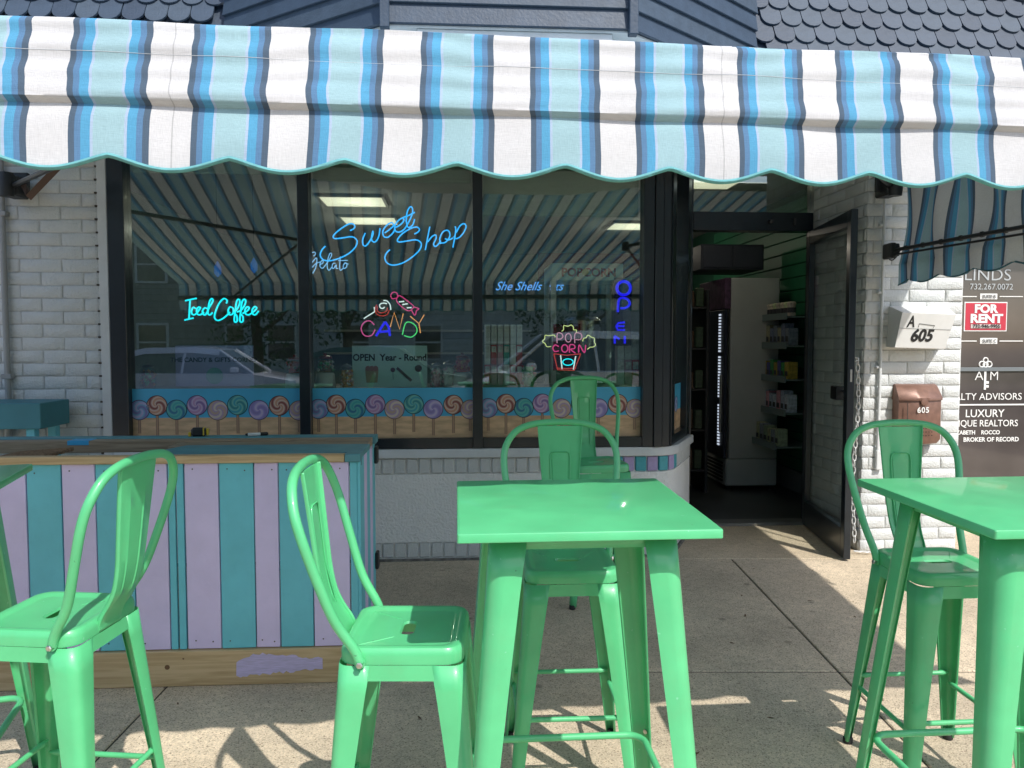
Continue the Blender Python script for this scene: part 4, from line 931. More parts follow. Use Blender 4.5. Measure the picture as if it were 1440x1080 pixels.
tubes(g, 'script_tube', NEB, [sh(q) for q in ([(540, 505), (590, 480), (615, 440), (580, 405), (500, 420), (380, 490), (300, 580), (320, 620), (440, 605), (570, 590), (640, 640), (620, 730), (520, 830), (380, 920), (240, 955), (150, 925), (115, 850), (140, 780), (190, 730)],
    [(765, 400), (745, 500), (700, 735)], [(735, 620), (800, 540), (850, 520), (855, 570), (820, 650), (845, 685), (890, 650), (920, 600), (910, 640), (930, 635), (990, 625), (1050, 550), (1050, 480), (1010, 450), (950, 480), (910, 570), (915, 620)],
    [(985, 570), (1040, 590), (1100, 560)], [(1130, 395), (1140, 460), (1100, 700)], [(1150, 480), (1200, 390), (1260, 355), (1290, 400), (1250, 490), (1190, 555), (1140, 570), (1110, 540)])], *A_, .0048)
# gelato
g, u, z = sign('neon_sign', 463, 370, .6, 'small pale blue neon sign spelling Gelato below the word Sweet'); A_ = (430, 280, 10.286, u, z, .6)
tubes(g, 'script_tube', NEW_, [[(110, 825), (140, 795), (125, 765), (90, 775)], [(90, 920), (150, 850), (160, 900), (140, 1000), (100, 1075)], [(90, 990), (150, 930), (205, 910)],
    [(205, 950), (250, 920), (245, 885), (215, 910), (205, 970), (240, 1000), (280, 960), (350, 860), (375, 800), (350, 785), (320, 870), (310, 980), (335, 1030), (380, 980)],
    [(430, 930), (395, 930), (380, 980), (400, 1005), (440, 950), (440, 1000), (470, 1000)], [(500, 830), (490, 960), (500, 1030), (540, 1000)], [(470, 890), (610, 885)], [(560, 930), (540, 970), (550, 1005), (590, 980), (590, 930), (560, 925), (620, 940)]], *A_, .0035)
# candy
g, u, z = sign('neon_sign', 550, 440, .10, 'colourful neon sign spelling CANDY with a lollipop and wrapped sweet'); A_ = (490, 395, 12.0, u, z, .10)
tubes(g, 'letter', NPK, [[(435, 740), (370, 680), (300, 680), (240, 730), (215, 810), (250, 900), (320, 935), (400, 910), (450, 820)]], *A_, .0040)
tubes(g, 'letter', NPB, [[(465, 930), (560, 780), (620, 690)], [(620, 690), (680, 780), (700, 930)], [(520, 860), (690, 850)]], *A_, .0085, smooth=False)
tubes(g, 'letter', NOR, [[(705, 780), (770, 530), (865, 815), (925, 550)]], *A_, .0040, smooth=False)
tubes(g, 'letter', NGR, [[(910, 910), (960, 720), (1050, 700), (1140, 770), (1150, 870), (1070, 945), (990, 940), (940, 920)]], *A_, .0040)
tubes(g, 'letter', NOR, [[(1040, 595), (1190, 720), (1280, 570)], [(1190, 720), (1215, 880)]], *A_, .0040, smooth=False)
tubes(g, 'lollipop_stick', NWH, [[(260, 635), (440, 520), (435, 440)]], *A_, .0040, smooth=False)
tubes(g, 'lollipop_swirl', NWH, [[(590, 330), (650, 340), (700, 400), (715, 490)], [(650, 385), (580, 375), (530, 400), (535, 450), (580, 465), (610, 440)]], *A_, .0040)
tubes(g, 'lollipop_swirl', NRD, [[(480, 400), (450, 480), (480, 560), (560, 590), (650, 570), (690, 490)], [(490, 430), (490, 510), (560, 540), (640, 510), (660, 450)]], *A_, .0035)
tubes(g, 'wrapped_sweet', NHP, [[(830, 270), (880, 255), (1060, 390), (1100, 440), (1040, 500), (970, 490), (850, 390), (810, 320), (830, 270)], [(810, 290), (740, 300), (715, 240), (760, 190), (820, 210), (830, 270)], [(1060, 490), (1120, 580), (1150, 500), (1190, 470), (1100, 440)]], *A_, .0035)
tubes(g, 'sweet_stripe', NWH, [[(850, 355), (940, 345)], [(910, 400), (1000, 385)], [(985, 455), (1065, 450)]], *A_, .0042, smooth=False)
wire(g, [(520, 425), (550, 397), (585, 425)], .1, u, z)
# popcorn
g, u, z = sign('neon_sign', 800, 490, .10, 'pink and yellow neon sign of an overflowing popcorn bucket'); A_ = (750, 440, 12.0, u, z, .10)
def oval(cx, cy_, rx, ry, n=14): return [(cx + rx * math.cos(6.2832 * k / n), cy_ + ry * math.sin(6.2832 * k / n)) for k in range(n + 1)]
tubes(g, 'popcorn_outline', NYE, [[(480, 310), (510, 280), (515, 215), (580, 225), (640, 205), (675, 240), (680, 285), (725, 290), (725, 340)], [(370, 410), (350, 375), (260, 385), (200, 380), (190, 440), (155, 480), (200, 520), (230, 570), (300, 565)],
    [(830, 480), (850, 430), (890, 420), (920, 375), (980, 410), (1030, 430), (1030, 490), (1050, 540), (1010, 575), (960, 580), (910, 615)]], *A_, .0032)
NPP = neonmat('neon_pale_pink', (.85, .35, .50), .6)
tubes(g, 'letter_outline', NPP, [[(400, 510), (405, 350), (470, 345), (500, 400), (460, 440), (410, 440)], oval(590, 420, 50, 72), [(700, 510), (705, 350), (790, 345), (820, 400), (790, 450), (710, 450)]], *A_, .0034)
tubes(g, 'letter_outline', NHP, [[(430, 570), (370, 540), (330, 590), (360, 650), (430, 640)], oval(530, 600, 52, 62), [(610, 670), (615, 545), (690, 545), (695, 600), (630, 615), (710, 680)], [(765, 670), (775, 540), (860, 670), (885, 540)]], *A_, .0042)
tubes(g, 'bucket_outline', NRD, [[(345, 690), (410, 960), (690, 970), (800, 690)], [(345, 690), (560, 715), (800, 690)], [(390, 930), (560, 940), (720, 930)]], *A_, .0036, smooth=False)
tubes(g, 'bucket_stripe', NWH, [[(460, 715), (485, 950)], [(715, 730), (675, 955)]], *A_, .0040, smooth=False)
tubes(g, 'bucket_label', NEC, [oval(585, 830, 88, 54)], *A_, .0035)
m = MB(); c0, c1 = bl(778, 468, .115), bl(816, 521, .115); m.box(c0[0] - u, .014, c1[1] - z, c1[0] - u, .017, c0[1] - z + .06); m.build('coloured_backing', glass('pink_acrylic', (.75, .25, .35), .6), g)
# open, standing upright
g, u, z = sign('led_sign', 875, 440, .10, 'deep blue LED sign spelling OPEN vertically at the right edge', 'LED sign'); A_ = (680, 380, 6.545, u, z, .10)
tubes(g, 'letter', NPB, [oval(1290, 165, 62, 62, 16)], *A_, .0105); tubes(g, 'letter', NPB, [[(1235, 385), (1250, 265), (1320, 265), (1345, 310), (1310, 345), (1260, 350)]], *A_, .0085)
tubes(g, 'letter', NPB, [[(1300, 480), (1240, 485), (1222, 515), (1235, 550), (1300, 550)], [(1232, 515), (1295, 515)]], *A_, .0075, smooth=False); tubes(g, 'letter', NPB, [[(1208, 675), (1205, 605)], [(1300, 605), (1300, 675)], [(1205, 605), (1250, 635)]], *A_, .0075, smooth=False)
m = MB(); m.cbox(bl(864, 390, .1)[0] - u, .014, bl(864, 486, .1)[1] - z, bl(889, 390, .1)[0] - u, .02, bl(864, 390, .1)[1] - z, c=.002); m.build('backing_strip', cm('led_backing', (.02, .02, .03), rough=.5), g)
# she shells eats
g, u, z = sign('neon_sign', 744, 404, 1.1, 'tiny pale blue neon script sign partly behind the popcorn cabinet post')
NSS = neonmat('neon_soft_blue', (.12, .38, 1.0), 1.0)
text('She Shells Eats', .098, NSS, g, (bl(696, 408, 1.1)[0] - u, 0, bl(696, 408, 1.1)[1] - z), 'letters', .002, shear=.45, sx=.93)
# hanging star lamp and pendant glints
for px, py, Y, lab in ((306, 376, 6.4, 'small blue glass pendant hanging above the word Iced'), (357, 371, 6.6, 'second small blue glass pendant to the right of the first')):
    u_, w_, z_ = atl(px, py, Y); g = bthing('pendant', u_, w_, z_, lab, 'pendant')
    m = MB(); m.lathe([(.004, .05), (.03, 0), (.03, -.05), (.004, -.08)], n=8); m.build('glass_drop', cm('blue_glass', (.02, .12, .4), rough=.15, emit=(.02, .15, .6), es=.25), g); m = MB(); m.tube([(0, 0, .05), (0, 0, 2.84 - z_)], .0015, 4); m.build('cord', CHAR, g)

# ---------------------------------------------------------------- seen through the door: cooler, green slat wall, shelves
fx, fy, _ = atl(1022, 560, 7.35)
g = bthing('drinks_cooler', fx, fy, .018, 'tall white drinks cooler with a lit glass door inside the doorway', 'drinks cooler')
W_, D_, H_ = .50, .78, 2.02
COOL = mat('cooler_white', (.50, .51, .50), rough=.35, var=.04)
m = MB(); m.cbox(.03, 0, .30, W_, D_, H_, c=.008); m.build('cabinet', COOL, g); m = MB(); m.cbox(.0, .0, .04, W_, D_, .296, c=.008); m.build('lower_cabinet', COOL, g)
for k in range(6): m = MB(); m.cbox(-.006, .08, .07 + k * .034, -.0005, D_ - .08, .09 + k * .034, c=.001); m.build('vent_slot', CHAR, g)
m = MB(); m.cbox(-.03, .0, .31, -.001, D_, 1.72, c=.004); m.build('door_frame', cm('cooler_dark', (.03, .035, .06), rough=.3), g)
m = MB(); m.cbox(-.03, 0, 1.73, .028, D_, H_, c=.004); m.build('lit_header', mat('cooler_header', (.10, .05, .10), rough=.4, var=.6, vscale=22), g)
LEDM = neonmat('led_white', (.75, .85, 1.0), .5)
for i in range(44):
    if i in (14, 15, 30): continue
    m = MB(); m.cbox(-.038, .10, .42 + i * .029, -.0305, .15, .436 + i * .029, c=.001); m.build('led_segment', LEDM, g)
m = MB(); m.cbox(-.045, .05, .55, -.031, .085, 1.1, c=.003); m.build('door_handle', COOL, g)
for x in (.03, W_ - .06):
    for y in (.03, D_ - .06): m = MB(); m.box(x, y, 0, x + .03, y + .03, .04); m.build('foot', CHAR, g)
ub = 2.84
g = bthing('slat_wall', ub, 1.1, 0, 'green slatted display wall on the right side inside the shop', 'slat wall')
SGR = mat('slat_green', (.03, .20, .10), rough=.5, var=.08)
for k in range(21): m = MB(); m.cbox(-.0, 0, .22 + k * .122, .019, 3.4, .22 + k * .122 + .113, c=.004); m.build('slat', SGR, g)
m = MB(); m.cbox(-.01, 0, 0, .018, 3.4, .21, c=.004); m.build('baseboard', cm('base_grey', (.2, .2, .2), rough=.5), g)
SHM_ = cm('shelf_grey_green', (.16, .22, .22), rough=.35)
rows = [(1.66, 'top', 'white tub', .13, ['tub'], (.55, .55, .5)), (1.40, 'second', 'black and white packet', .14, ['packet'], (.3, .3, .3)), (1.10, 'third', 'yellow and green sweet bag', .12, ['bag'], (.3, .28, .08)), (.80, 'fourth', 'spotted white box', .13, ['box'], (.5, .5, .5)), (.50, 'lowest', 'pale carton', .12, ['carton'], (.35, .33, .3))]
for z, nm, what, h, kk, c in rows:
    dp_ = .30 if z > .6 else .38
    g = bthing('display_shelf', ub, 1.6, z, nm + ' shelf on the green slatted wall by the cooler', 'shelf')
    m = MB(); m.cbox(-dp_, 0, -.012, 0, 1.0, 0, c=.003); m.build('board', SHM_, g); m = MB(); m.cbox(-dp_ - .012, 0, -.03, -dp_ - .001, 1.0, .03, c=.003); m.build('price_rail', SHM_, g)
    random.seed(int(z * 100)); k = 0; y = 1.64
    while y < 2.5:
        w_ = random.uniform(.07, .09)
        cc = tuple(max(.02, v * random.uniform(.6, 1.3)) for v in c)
        if nm == 'third': cc = ((.40, .30, .05), (.05, .32, .08), (.1, .1, .3))[k % 3]; what = ('yellow sweet bag', 'green sweet bag', 'blue sweet bag')[k % 3]
        key = 'goods_%s_%d' % (nm, k % 3)
        for xr in (0,):
            q = bthing('product_' + kk[0], ub - dp_ + .03 + xr * .12, y, z + .0005, '%s in the row on the %s shelf beside the cooler' % (what, nm), kk[0], '%s goods on the %s shelf' % (what.split()[0], nm))
            m = MB()
            if kk[0] == 'tub': m.lathe([(.034, 0), (.036, .01), (.036, h * .8), (.04, h * .82), (.04, h * .9), (.03, h)], (.04, .04, 0), 12)
            else: m.cbox(0, 0, 0, .09, w_ - .008, h * random.uniform(1.1, 1.5), c=.004)
            m.build('body', mat(key, cc, rough=.45, var=.35, vscale=40), q)
            m = MB(); m.cbox(-.0015, .012, h * .25, -.0004, w_ - .02, h * .6, c=.0003) if kk[0] != 'tub' else m.lathe([(.0368, h * .25), (.0368, h * .6)], (.04, .04, 0), 12, caps=False)
            m.build('label_print', cm('goods_print', (.06, .06, .07), rough=.5), q)
        y += w_ + .004; k += 1
g = bthing('overhead_cabinet', fx - .22, fy + .15, 2.13, 'dark cabinet with hanging bags over the drinks cooler', 'cabinet')
OC = cm('overhead_dark', (.03, .035, .05), rough=.5)
m = MB(); m.cbox(0, 0, 0, .62, .6, .24, c=.006); m.build('cabinet', OC, g)
for k in range(2): m = MB(); m.cbox(.02 + k * .30, -.012, .02, .30 + k * .30, -.001, .22, c=.003); m.build('cabinet_door', cm('overhead_door', (.045, .05, .07), rough=.35), g)
for k in range(5):
    q = bthing('hanging_bag', fx - .42 + .035 * k, fy + .2 + .05 * k, 1.92, 'small pale bag hanging in the row left of the overhead cabinet', 'bag', 'bags hanging by the overhead cabinet')
    m = MB(); m.cbox(0, 0, 0, .03, .05, .16, c=.008); m.build('bag', cm('bag_pale', (.3, .3, .28), rough=.5), q); m = MB(); m.tube([(.015, .02, .16), (.015, .02, .22)], .003, 5); m.build('hanger', OC, q)
# dark fixture on the left inside the door
u_, w_, _ = atl(978, 560, 6.7)
g = bthing('snack_rack', u_ - .25, w_ + .5, .018, 'dark snack rack left of the cooler, just inside the doorway', 'rack')
DR = cm('rack_black', (.02, .02, .022), rough=.5)
for x in (0, .5): m = MB(); m.cbox(x, 0, 0, x + .03, .5, 1.9, c=.003); m.build('side_frame', DR, g)
for k in range(5): m = MB(); m.cbox(.031, 0, .2 + k * .38, .499, .48, .22 + k * .38, c=.003); m.build('shelf', DR, g)
random.seed(5)
for k in range(5):
    for i in range(5):
        q = bthing('snack_packet', u_ - .25 + .05 + i * .09, w_ + .53, .018 + .2205 + k * .38, 'dark snack packet on the black rack left of the cooler', 'packet', 'packets on the black snack rack')
        m = MB(); m.cbox(0, 0, 0, .075, .05, random.uniform(.14, .2), c=.008); m.build('packet', mat('snack_%d' % (i % 3), ((.10, .05, .02), (.05, .08, .04), (.10, .02, .03))[i % 3], rough=.35, var=.4, vscale=40), q)

# ================================================================== THINGS ON THE PIER
# address light box
b0, b1 = bl(1268, 436, -.16), bl(1345, 490, -.14)
pu, pz = bl(1298, 462, 0); g = bthing('address_box', pu, 0, pz, 'white slanted address box marked A and 605 on the brick pier', 'address box')
def P3(px, py, wd): a, b = bl(px, py, wd); return (a - pu, wd, b - pz)
FB = [P3(1258, 489, -.13), P3(1329, 491, -.13), P3(1345, 442, -.17), P3(1269, 439, -.17)]        # front face corners
BB = [P3(1246, 488, .004), P3(1322, 489, .004), P3(1332, 431, .004), P3(1250, 430, .004)]
m = MB(); i_ = [m.av(p) for p in FB + BB]
for q in ((3, 2, 1, 0), (4, 5, 6, 7), (0, 1, 5, 4), (1, 2, 6, 5), (2, 3, 7, 6), (3, 0, 4, 7)): m.fa([i_[k] for k in q])
m.build('box', WHITEP, g, bevel=.003)
F0 = [Vector(p) for p in FB]; ex = (F0[1] - F0[0]).normalized(); up_ = ((F0[3] - F0[0]) + (F0[2] - F0[1])).normalized(); nn = ex.cross(up_).normalized()
def onf(s, t, d=.002): return F0[0].lerp(F0[1], s).lerp(F0[3].lerp(F0[2], s), t) + nn * d
tl = math.atan2(up_.z, -up_.y) if False else math.asin(up_.z)
rx = math.atan2(up_.z, up_.y)
def ftext(s, sz, st, **k): return text(s, sz, CHAR, g, onf(*st, .002), rot=(rx, 0, 0), **k)
ftext('605', .112, (.26, .20), shear=.22, bold=.004, sx=.9, name='number'); ftext('A', .105, (.14, .60), shear=.2, bold=.002, sx=.7, name='letter')
m = MB(); m.tube([onf(0.01, .56), onf(.99, .56)], .0012, 4); m.build('seam', GREYP, g)
m = MB(); m.tube([onf(.36, .60), onf(.36, .70), onf(.66, .66), onf(.64, .58)], .0014, 4); m.build('bracket_mark', CHAR, g)
# bronze letterbox
mu, mz = bl(1283, 622, 0); g = bthing('mailbox', mu, 0, mz, 'bronze wall mailbox with rounded lid and number 605', 'mailbox')
S_ = 5.2 / F; hw_ = 31 * S_; H_ = bl(1283, 541, -.1)[1] - mz
def bowed(y0, y1, z, w=hw_, n=12): return [(-w, 0.004, z)] + [(-w + 2 * w * k / n, -(y0 + (y1 - y0) * math.sin(math.pi * k / n)), z) for k in range(n + 1)] + [(w, .004, z)]
m = MB(); m.loft([bowed(.055, .095, .0, hw_ * .92), bowed(.075, .115, .03), bowed(.075, .118, H_ - .11), bowed(.07, .11, H_ - .09)], c0=True, c1=True); m.build('body', BRONZE, g, smooth=45)
m = MB(); m.loft([bowed(.082, .128, H_ - .105, hw_ + .005), bowed(.082, .130, H_ - .088, hw_ + .005), bowed(.03, .06, H_ - .01, hw_ * .98), bowed(.01, .02, H_, hw_ * .96)], c0=True, c1=True); m.build('lid', BRONZE, g, smooth=45)
m = MB(); m.M = Matrix.Translation((0, -.055, H_ - .03)) @ Matrix.Rotation(R(48), 4, 'X'); m.cbox(-hw_ * .62, -.025, 0, hw_ * .62, .025, .004, c=.0018); m.build('lid_plate', BRONZED, g)
m = MB(); m.lathe([(.028, 0), (.024, .006), (.01, .008)], (0, -.124, H_ - .113), 14, axis='y'); m.build('lid_catch', BRONZE, g, smooth=40)
text('605', .052, LET, g, (-.047, -.1215, H_ - .185), 'number', bold=.001, space=1.12)
m = MB()
for j in range(4):
    for i in range(7): m.lathe([(.0042, 0), (.0042, .002)], (-.06 + i * .02, -.1185, .06 + j * .024), 6, axis='y')
m.build('vent_hole', CHAR, g)
m = MB(); m.cbox(-hw_ * .75, -.117, .005, -hw_ * .72, -.112, H_ - .12, c=.001); m.build('fold_line', BRONZED, g)
# conduit
cu_ = bu(1236, -.02, 560); g = bthing('conduit', cu_, -.02, 0, 'thin white painted conduit running up the brick pier', 'conduit')
m = MB(); m.tube([(0, 0, bz(632, 1236)), (0.004, 0, 1.4), (0.006, 0, 3.1)], .011, 8); m.build('pipe', TRIMW, g, smooth=60)
for z in (1.25, 1.75, 2.2): m = MB(); m.cbox(-.026, -.006, z, .026, .014, z + .018, c=.002); m.lathe([(.005, 0), (.004, .003)], (-.02, -.008, z + .009), 8, axis='y'); m.build('strap', TRIMW, g)
m = MB(); m.cbox(-.012, -.012, bz(660, 1230), .034, .018, bz(633, 1230), c=.004); m.build('junction_box', TRIMW, g)
# plastic chain
chx = bu(1200, -.04, 520); g = bthing('plastic_chain', chx, -.04, bz(508, 1200, -.04), 'white plastic chain hanging down beside the open door', 'chain')
CHM = mat('white_plastic', (.68, .68, .66), rough=.35)
def link(p, d, flip, nm='link'):
    d = d.normalized(); a = Vector((0, 1, 0)) if flip else Vector((1, 0, 0)); a = (a - d * a.dot(d)).normalized(); pts = []
    for k in range(12):
        t = 2 * math.pi * k / 12; pts.append(p + d * (math.cos(t) * .0265) + a * (math.sin(t) * .0125))
    m = MB(); m.tube(pts, .0036, 5, closed=True); return m.build(nm, CHM, g, smooth=60)
zc0 = 0.0; zt = bz(508, 1200, -.04)
PT = .043; Lc = zt - .03; n = int(Lc / PT)
for k in range(n):
    z = -k * PT; sw_ = .012 * math.sin(k * .25) + .024; link(Vector((sw_, -.006, z)), Vector((.02, 0, -1)), k % 2 == 0)
for k in range(9): link(Vector((-.012 - .004 * math.sin(k * .4), .0, -.01 - k * PT)), Vector((0, 0, -1)), k % 2 == 1)
link(Vector((.008, 0, .012)), Vector((1, 0, .1)), False)
for k in range(3): link(Vector((.05 + k * .04, -.02 - .012 * k, -Lc - .012)), Vector((1, -.4, 0)), k % 2 == 0)
# camera / dark junction fitting under the awning
g = bthing('cable', bu(1243, -.015), -.015, 1.95, 'thin dark cable looping down the pier to the awning arm', 'cable')
def cp(px, py): a, b = bl(px, py, -.018); return (a - bu(1243, -.015), 0, b - 1.95)
m = MB(); m.tube(cr([cp(1243, 262), cp(1243, 310), cp(1241, 345), cp(1245, 358), cp(1254, 366), cp(1262, 360)], 5), .004, 6); m.build('cable', CHAR, g, smooth=60)
m = MB(); m.cbox(-.03, -.03, cp(1243, 270)[2], .05, .012, cp(1243, 250)[2], c=.008); m.build('cable_box', cm('black_box', (.02, .02, .02), rough=.5), g)
# left-hand conduit and drain pipe on the brick wall
cu_ = bu(7, -.03, 420); g = bthing('drain_pipe', cu_, -.03, 0, 'grey painted drain pipe at the far left of the brick wall', 'pipe')
m = MB(); m.tube([(0, 0, .0), (0, 0, 2.6)], .018, 10); m.build('pipe', GREYP, g, smooth=60)
for z in (1.2, 2.2): m = MB(); m.cbox(-.03, -.022, z, .03, .03, z + .03, c=.003); m.build('pipe_strap', GREYP, g)
# ================================================================== COUNTER
cxR, cyF = -.66, 3.285                                        # front right corner on the ground
CA = R(3.6)
ctr = empty('wooden_counter', Matrix.Translation((cxR, cyF, gz(cyF))) @ Matrix.Rotation(CA, 4, 'Z'), 'bar counter of vertical turquoise and lavender boards with bare pine trim', 'bar counter')
def cx_of(px): # px on the front plane -> x in counter frame
    r = ray(px, 760); n_ = Vector((-math.sin(CA), math.cos(CA))); t = (cxR * n_.x + cyF * n_.y) / (r.x * n_.x + r.y * n_.y)
    p = Vector((r.x * t, r.y * t)) - Vector((cxR, cyF)); return p.x * math.cos(CA) + p.y * math.sin(CA)
HC = 1.0; ZB = .155; ZP = .952
edges = [(-150, -97, 'L'), (-97, -52, 'T'), (-52, -10, 'L'), (-10, 0, 'T'), (0, 39, 'L'), (39, 88.5, 'T'), (88.5, 136, 'L'), (136, 188.5, 'T'), (188.5, 237, 'L'), (237, 248, 'T'), (248.8, 260, 'T'), (260.5, 309, 'L'), (309, 358, 'T'), (358, 392.5, 'L'), (392.5, 440, 'T'), (440, 492, 'L'), (492, 507, 'T')]
random.seed(3)
for a, b, c in edges:
    x0, x1 = cx_of(a) + .0025, cx_of(b) - .0025; m = MB(); m.cbox(x0, random.uniform(-.001, .002), ZB, min(x1, -.001), .019, ZP, c=.002, j=.0006); m.build('board', TURQ if c == 'T' else LAV, ctr)
XL = cx_of(-160)
m = MB(); m.cbox(XL, -.016, -.0, -.03, .0215, ZB - .003, c=.003); kick = m.build('kick_board', PINE, ctr)
# brushed lavender smear on the kick board
m = MB(); random.seed(9)
sx0, sx1 = cx_of(331), cx_of(452)
N_ = 26; top = []; bot = []
for i in range(N_ + 1):
    t = i / N_; x = sx0 + (sx1 - sx0) * t; e = .5 + .5 * min(1, t * 5) ; top.append((x + random.uniform(-.003, .003), -.0172, .078 + .045 * e + random.uniform(-.006, .006) + .012 * math.sin(t * 5))); bot.append((x + random.uniform(-.003, .003), -.0172, .072 - .035 * (1 - t * .7) + random.uniform(-.006, .006)))
m.loft([bot, top], closed=False); m.build('paint_smear', mat('lavender_smear', (.58, .50, .74), rough=.6, var=.18, vscale=10, stretch=(2, 2, 40), bump=.4, bscale=30), ctr)
# knots and screw heads
KN = mat('pine_knot', (.17, .09, .04), rough=.6, var=.2)
for px_, z_, r_ in ((233, .085, .011), (256, .12, .004), (60, .06, .009)):
    m = MB(); m.lathe([(r_, 0), (r_ * .9, .0008)], (cx_of(px_), -.0163, z_), 10, axis='y'); m.build('knot', KN, ctr)
SCM = mat('screw_grey', (.10, .10, .10), rough=.4, metal=.6)
for a, b, c in edges:
    if b - a < 20: continue
    for f in (.25, .75):
        for z_ in (ZP - .03, ZB + .03):
            if random.random() < .7: m = MB(); m.lathe([(.0035, 0), (.003, .001)], (cx_of(a + (b - a) * f), -.0005, z_ + random.uniform(-.006, .006)), 7, axis='y'); m.build('screw', SCM, ctr)
# side (right) of the counter: boards receding
DCN = .68
for k in range(6):
    y0 = .024 + k * (DCN - .03) / 6; m = MB(); m.cbox(-.022, y0 + .002, .0, -.002, y0 + (DCN - .03) / 6 - .002, ZP, c=.002); m.build('side_board', LAV if k % 2 == 0 else TURQ, ctr)
for z in (.30, .845): m = MB(); m.cbox(-.001, DCN - .05, z, .016, DCN + .012, z + .085, c=.004); m.build('hinge', CHAR, ctr)
m = MB(); m.cbox(-.001, .0, .0, .012, .045, ZP, c=.002); m.build('corner_trim', TURQ, ctr)
# rim and top planks
m = MB(); m.cbox(XL, -.022, ZP + .002, -.052, .018, ZP + .036, c=.003); m.build('front_rim', PINE, ctr)
TURQ2 = mat('worn_turquoise_paint', (.09, .27, .31), rough=.55, var=.12, vscale=9, bump=.2, bscale=40, dirt=.5, dcol=(.16, .2, .18), dscale=7)
m = MB(); pl = [(cx_of(196), .05), (cx_of(226), .13 + .20), (.014, .13 + .20), (.014, .05)]
a_ = [m.av((x, y, ZP + .012)) for x, y in pl]; b_ = [m.av((x, y, ZP + .034)) for x, y in pl]; m.fa(a_[::-1] if 0 else a_); m.fa(b_[::-1])
for k in range(4): m.fa((a_[k], b_[k], b_[(k + 1) % 4], a_[(k + 1) % 4]))
m.build('top_plank', TURQ2, ctr)
m = MB(); m.cbox(XL, .022, ZP - .02, .014, .05, ZP + .03, c=.002); m.build('inner_rail', TURQ2, ctr)
m = MB(); m.cbox(XL, .50, ZP - .02, -.002, .58, ZP + .036, c=.003); m.build('rear_rail', PINE2, ctr)
m = MB(); m.cbox(XL, .585, ZP + .0, .014, DCN, ZP + .04, c=.003); m.build('rear_plank', TURQ2, ctr)
m = MB(); m.cbox(cx_of(196), .335, ZP - .01, -.002, .495, ZP + .028, c=.002); m.build('top_plank', PINE2, ctr)
m = MB(); m.cbox(-.05, -.022, ZP + .002, .016, .048, ZP + .036, c=.003); m.build('corner_cap', TURQ2, ctr)
m = MB(); m.cbox(XL, .03, .05, XL + .02, DCN, ZP, c=.002); m.build('side_board', TURQ, ctr)
for x in (XL + .1, XL * .5, -.1): m = MB(); m.cbox(x, .03, 0, x + .04, .07, ZP - .03, c=.002); m.build('inner_post', PINE2, ctr)
CM_ = Matrix.Translation((cxR, cyF, gz(cyF))) @ Matrix.Rotation(CA, 4, 'Z')
def on_ctr(px, y, z=ZP + .04):                                  # a point on the counter top
    best = None; r = ray(px, 605)
    for i in range(400):
        x = -2.6 + i * .0075; p = CM_ @ Vector((x, y, z)); q = 720 + F * p.x / (p.y * math.cos(PITCH) - (p.z - CZ) * math.sin(PITCH))
        if best is None or abs(q - px) < best[0]: best = (abs(q - px), x)
    return best[1]
x = on_ctr(279, .63); g = empty('tape_measure', CM_ @ Matrix.Translation((x, .63, ZP + .0402)) @ Matrix.Rotation(.1, 4, 'Z'), 'black and yellow tape measure lying on the counter top', 'tape measure')
YEL = mat('tool_yellow', (.65, .48, .04), rough=.4)
m = MB(); m.cbox(-.036, -.02, 0, .036, .02, .044, c=.010); m.build('case', mat('tool_black', (.015, .017, .02), rough=.45), g)
m = MB(); m.cbox(.0365, -.016, .004, .046, .016, .04, c=.004); m.build('end_cap', YEL, g); m = MB(); m.cbox(-.050, -.012, .0, -.0365, .012, .022, c=.003); m.build('blade_tip', YEL, g)
m = MB(); m.cbox(.022, -.0208, .006, .028, .0208, .045, c=.001); m.build('stripe', YEL, g)
x = on_ctr(357, .63); g = empty('marker_pen', CM_ @ Matrix.Translation((x, .63, ZP + .0483)) @ Matrix.Rotation(.35, 4, 'Z'), 'white marker pen with black cap lying beside the tape measure', 'marker')
m = MB(); m.lathe([(.007, -.03), (.008, -.028), (.008, .03)], n=12, axis='x'); m.build('barrel', WHITEP, g, smooth=40); m = MB(); m.lathe([(.0085, .0305), (.0085, .062), (.005, .068)], n=12, axis='x'); m.build('cap', CHAR, g, smooth=40)
m = MB(); m.lathe([(.0045, -.042), (.007, -.0305)], n=12, axis='x'); m.build('tip', CHAR, g, smooth=40)
x = on_ctr(95, .40, ZP); g = empty('blue_tape_roll', CM_ @ Matrix.Translation((x, .54, ZP + .0365)), 'strip of bright blue tape wrapped over the rear rail', 'tape')
m = MB(); m.cbox(-.05, -.041, -.020, .05, .044, .0015, c=.001); m.build('tape', mat('blue_tape', (.04, .36, .66), rough=.5), g)
x = on_ctr(50, .25, ZP); g = empty('jute_offcut', CM_ @ Matrix.Translation((x - .02, .16, ZP - .0)), 'bundle of brown woven matting pushed into the gap of the counter', 'matting')
m = MB(); random.seed(4)
for k in range(14):
    y = -.08 + k * .017; m.tube(cr([(-.22, y, -.03), (-.08, y + .01, .0 + random.uniform(0, .008)), (.05, y, .018), (.16, y + random.uniform(-.01, .01), .024)], 4), .009, 5)
m.build('woven_strands', mat('jute', (.22, .14, .08), rough=.9, var=.3, vscale=60, bump=.6, bscale=200), g, smooth=50)
